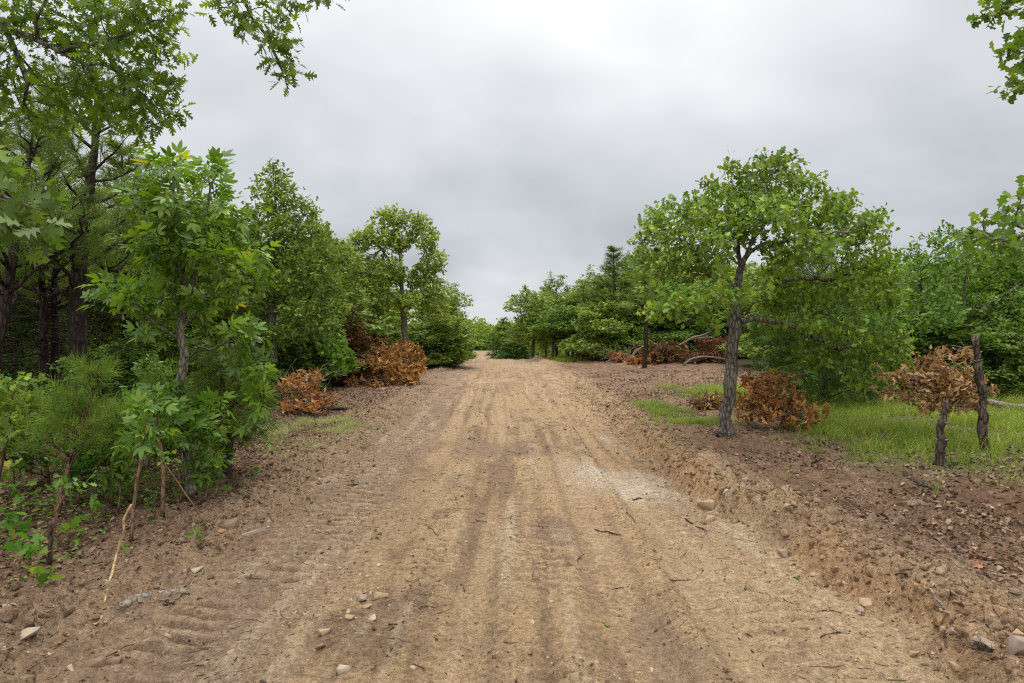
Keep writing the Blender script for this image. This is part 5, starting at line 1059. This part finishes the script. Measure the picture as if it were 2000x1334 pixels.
def m2(x, y): return np.maximum.reduce([gs(x, 2.9, .35) * gs(y, 13.2, 1.2), gs(x, 3.0, .5) * gs(y, 11.2, .5), .7 * gs(x, 5.6, .8) * gs(y, 6.0, .3), .35 * gs(x, 5.0, 1.4) * gs(y, 8.0, 1.0) * ss(.5, .6, fbm(x * 3, y * 3, 95, 2))])
P = scatter(9000, 1.9, 7.5, 5.3, 16, m2, rg, 12, .04); v, f, r = blades(P, rg.uniform(.05, .16, len(P)), 1.1, .003, rg); tag(mesh('grass_tufts', v, f, M['grass'], rnd=r), 'short grass tufts on bare soil round the lone oak', 'grass', kind='stuff')
def m3(x, y): return gs(x + 3.1 + .12 * (y - 11), 0, .75) * gs(y, 11.2, 1.7) * ss(.5, .62, fbm(x * 2.6, y * 2.0, 96, 3))
P = scatter(5000, -5, -1.9, 8, 15, m3, rg, 16, .06); v, f, r = blades(P, rg.uniform(.04, .15, len(P)), 1.1, .003, rg); tag(mesh('sparse_grass', v, f, M['drygrass'], rnd=r), 'sparse pale grass tufts on the left bare soil', 'grass', kind='stuff')
def m4(x, y): return ss(-6.2, -7.8, x) * .9 + .0
P = scatter(42000, -19, -6, 10.5, 22, m4, rg, 12, .07); v, f, r = blades(P, rg.uniform(.12, .34, len(P)), 1.0, .006, rg); tag(mesh('woodland_grass', v, f, M['grass'], rnd=r), 'bright grass seen between the dark trunks on the left', 'grass', kind='stuff')
def m5(x, y): return ss(2.0, 3.0, x) * ss(14, 10, x)
P = scatter(9000, 2.0, 9, 36, 41, m5, rg, 12, .1); v, f, r = blades(P, rg.uniform(.10, .30, len(P)), 1.0, .012, rg); tag(mesh('bank_grass', v, f, M['grass'], rnd=r), 'grass strip along the crest at the foot of the right bank trees', 'grass', kind='stuff')
# leaf litter
def lmask(x, y):
    er = x - edge_r(y); el = edge_l(y) - x; n_ = fbm(x * 1.6, y * 1.6, 97, 3)
    rt = ss(.5, 1.2, er) * (.12 + .88 * ss(.44, .62, n_)) * (1 - .6 * gmask(x, y)); lt = ss(.4, 1.3, el) * (.75 + .25 * ss(.4, .6, n_)) + .06 * ss(.0, .5, el)
    return np.clip(rt + lt, 0, 1)
P = scatter(90000, -9, 9, 2.2, 26, lmask, rg, None, log_y=True); n = len(P); P[:, 2] += rg.rand(n) * .012
v, f, r = place(P, rg.randn(n, 3) * [1, 1, .25], rg.randn(n, 3) * .45 + [0, 0, 1], rg.uniform(.018, .052, n) * (1 + .03 * P[:, 1]), strip_leaf([(0, 0, .06), (.4, .4, .3), (.75, .78, .26), (1, 1, .05)], .5, .5), rg)
tag(mesh('leaf_litter', v, f, M['litter'], rnd=r), 'brown fallen leaves over the soil either side', 'leaf litter', kind='stuff')
P = scatter(750, -9, 9, 3, 24, lambda x, y: np.clip(gs(x, 4.3, .5) * gs(y, 5.6, .25) + gs(x, 2.9, .22) * gs(y, 4.35, .12) * 2 + gs(x, -2.4, .35) * gs(y, 5.2, .25) + .02 * lmask(x, y) + .4 * gs(x, 6.3, .5) * gs(y, 6.9, .25), 0, 1), rg); n = len(P); P[:, 2] += rg.rand(n) * .03
v, f, r = place(P, rg.randn(n, 3) * [1, 1, .4], rg.randn(n, 3) * .6 + [0, 0, 1], rg.uniform(.035, .07, n), LEAF_POST, rg); tag(mesh('fallen_orange_leaves', v, f, M['litterorange'], rnd=r), 'curled orange brown oak leaves strewn in bunches', 'dead leaves', kind='stuff')
# twigs
def tmask(x, y):
    rd = in_road(x, y); n_ = fbm(x * 1.9, y * 1.2, 98, 3); return np.clip(rd * (.12 + .45 * ss(.52, .68, n_)) * (1 - .7 * track(x, y)) + (1 - rd) * (.35 + .6 * ss(.45, .6, n_)), 0, 1) * ss(9, 5, np.abs(x))
P = scatter(20000, -8, 9, 1.9, 30, tmask, rg, None, log_y=True)
def sticks(P, L, Rr, rg):
    n = len(P); a = rg.rand(n) * 6.28; dr = np.stack([np.cos(a), np.sin(a), rg.randn(n) * .10], 1); sd = np.stack([-np.sin(a), np.cos(a), np.zeros(n)], 1); V = []; k = 4; m = 4
    bend = rg.randn(n, 1) * .18
    for j in range(m):
        t = j / (m - 1) - .5; c = P + dr * (L * t)[:, None] + sd * (bend * (t * t * 2 - .3)) * L[:, None] + rg.randn(n, 3) * (L * .03)[:, None]; c[:, 2] = np.maximum(c[:, 2], P[:, 2] - .004) + Rr * .6
        for q in range(k):
            an = q * math.pi / 2; V.append(c + (Rr * (1.1 - .6 * (j / (m - 1))))[:, None] * (math.cos(an) * sd + math.sin(an) * np.array([0, 0, 1.])))
    V = np.stack(V, 1); base = (np.arange(n) * (m * k))[:, None]; Q = []
    for j in range(m - 1):
        for q in range(k): Q.append(base + np.array([j * k + q, j * k + (q + 1) % k, (j + 1) * k + (q + 1) % k, (j + 1) * k + q]))
    return V.reshape(-1, 3), [np.concatenate(Q)], np.repeat(rg.rand(n), m * k)
n = len(P); L = np.exp(rg.randn(n) * .55) * .07 * (1 + .04 * P[:, 1]); v, f, r = sticks(P, L.clip(.02, .5), (.0014 + .010 * L.clip(0, .3) * rg.rand(n)) * (1 + .03 * P[:, 1]), rg)
tag(mesh('twig_litter', v, f, M['twigs'], rnd=r), 'broken twigs and root bits scattered over the graded soil', 'twigs', kind='stuff')
# gravel
gt = [rock_geo(700 + i, .5 + .1 * i, 9) for i in range(6)]
def kmask(x, y):
    rd = in_road(x, y); er = x - edge_r(y); el = edge_l(y) - x; n_ = fbm(x * 2.2, y * 1.6, 99, 3)
    return np.clip(rd * (.06 + .5 * ss(.55, .68, n_)) * (1 - .8 * track(x, y)) + .8 * gs(er, .25, .35) * ss(.35, .55, n_) + .5 * gs(el, .3, .5) * ss(.4, .6, n_) + .8 * gs(x + 1.05, 0, .25) * gs(y, 3.9, .55) + .9 * ss(.1, .5, er) * ss(4.2, 3.0, y) + .16 * (1 - rd), 0, 1)
P = scatter(17000, -6, 7, 1.9, 22, kmask, rg, None, log_y=True); n = len(P); S = np.exp(rg.randn(n) * .6) * .011 * (1 + .04 * P[:, 1]); S = S.clip(.004, .04) * .8; P[:, 2] -= S * .25; V = []; Ff = []; Rr = []; n0 = 0; which = rg.randint(0, 6, n)
for i in range(6):
    m = which == i; gv, gf = gt[i]; v, f, r = place(P[m] + [0, 0, 0], rg.randn(m.sum(), 3) * [1, 1, .2], rg.randn(m.sum(), 3) * .3 + [0, 0, 1], S[m] * 1.6, (gv, gf), rg); V.append(v); Ff.append(f + n0); Rr.append(r); n0 += len(v)
tag(mesh('gravel', np.concatenate(V), np.concatenate(Ff), M['gravel'], rnd=np.concatenate(Rr)), 'small stones and clods strewn over the graded soil', 'gravel', kind='stuff')
# clods of loose soil
def cmask(x, y):
    rd = in_road(x, y); er = x - edge_r(y); el = edge_l(y) - x; n_ = fbm(x * 2.6, y * 1.9, 103, 3); c = np.abs(lateral(x, y) - .93); c2 = np.abs(lateral(x, y) + .66)
    return np.clip(.5 * gs(er, .3, .4) + .4 * gs(el, .4, .5) + (1 - rd) * .5 * ss(.4, .6, n_) + rd * (.16 * ss(.5, .65, n_) + .35 * gs(c, 0, .08) + .35 * gs(c2, 0, .08)), 0, 1)
P = scatter(42000, -5, 6, 1.9, 20, cmask, rg, None, log_y=True); n = len(P); S = (np.exp(rg.randn(n) * .55) * .010 * (1 + .05 * P[:, 1])).clip(.004, .06); v, f, r = place(P, rg.randn(n, 3), rg.randn(n, 3), S, gt[1], rg)
nv = len(gt[1][0]); Pc = np.repeat(P, nv, 0); cc = soil_colour(Pc[None, :, 0], Pc[None, :, 1])[0]; k = np.repeat(rg.uniform(.5, 1.2, n), nv)[:, None]; cc[:, :3] *= k
tag(mesh('loose_soil', v, f, M['soil'], col=cc), 'crumbled clods of soil pushed up along the track edges', 'loose soil', kind='stuff')
def cm2(x, y): er = x - edge_r(y); return gs(er, .42, .28) * (.3 + .7 * ss(.35, .6, fbm(x * 2.3, y * 1.2, 9, 3))) + .25 * gs(edge_l(y) - x, .45, .3)
P = scatter(1700, -4, 5, 2.1, 15, cm2, rg, None, log_y=True); n = len(P); S = rg.uniform(.025, .075, n) * (1 + .03 * P[:, 1]); P[:, 2] -= S * .12; v, f, r = place(P, rg.randn(n, 3), rg.randn(n, 3), S, gt[3], rg)
nv = len(gt[3][0]); Pc = np.repeat(P, nv, 0); cc = soil_colour(Pc[None, :, 0], Pc[None, :, 1])[0]; cc[:, :3] *= np.repeat(rg.uniform(.75, 1.15, n), nv)[:, None]
tag(mesh('soil_clods', v, f, M['soil'], col=cc), 'larger clods heaped in the ridge along the graded edge', 'soil clods', kind='stuff')
# green ground cover low on the left
def um(x, y): el = edge_l(y) - x; return ss(.7, 1.4, el) * ss(.46, .62, fbm(x * 1.8, y * 1.8, 104, 3)) * ss(11, 7, y)
P = scatter(5200, -7.5, -2.4, 2.9, 11, um, rg, 7, .05); n = len(P); P[:, 2] += rg.uniform(.01, .14, n) * rg.rand(n)
v, f, r = place(P, rg.randn(n, 3) * [1, 1, .3] + [0, 0, .2], rg.randn(n, 3) * .4 + [0, 0, 1], rg.uniform(.018, .055, n), LEAF_OAKS, rg); tag(mesh('undergrowth', v, f, M['young'], rnd=np.minimum(r, .9)), 'low green leaves creeping through the litter under the left trees', 'undergrowth', kind='stuff')
# single green leaves dropped on the track
for i, (px, py, lb) in enumerate(((848, 1080, 'fresh green leaf lying left of the middle of the track'), (1187, 1228, 'fresh green leaf lying near the bottom on the right wheel track'), (1564, 1139, 'fresh green leaf lying by the cleat marks near the stacked stones'))):
    v, f = LEAF_OAKS; tag(mesh('fallen_leaf', v * .07, f, M['hick'], loc=gp(px, py) + [0, 0, .012], rnd=np.full(len(v), .6)), lb, 'leaf')
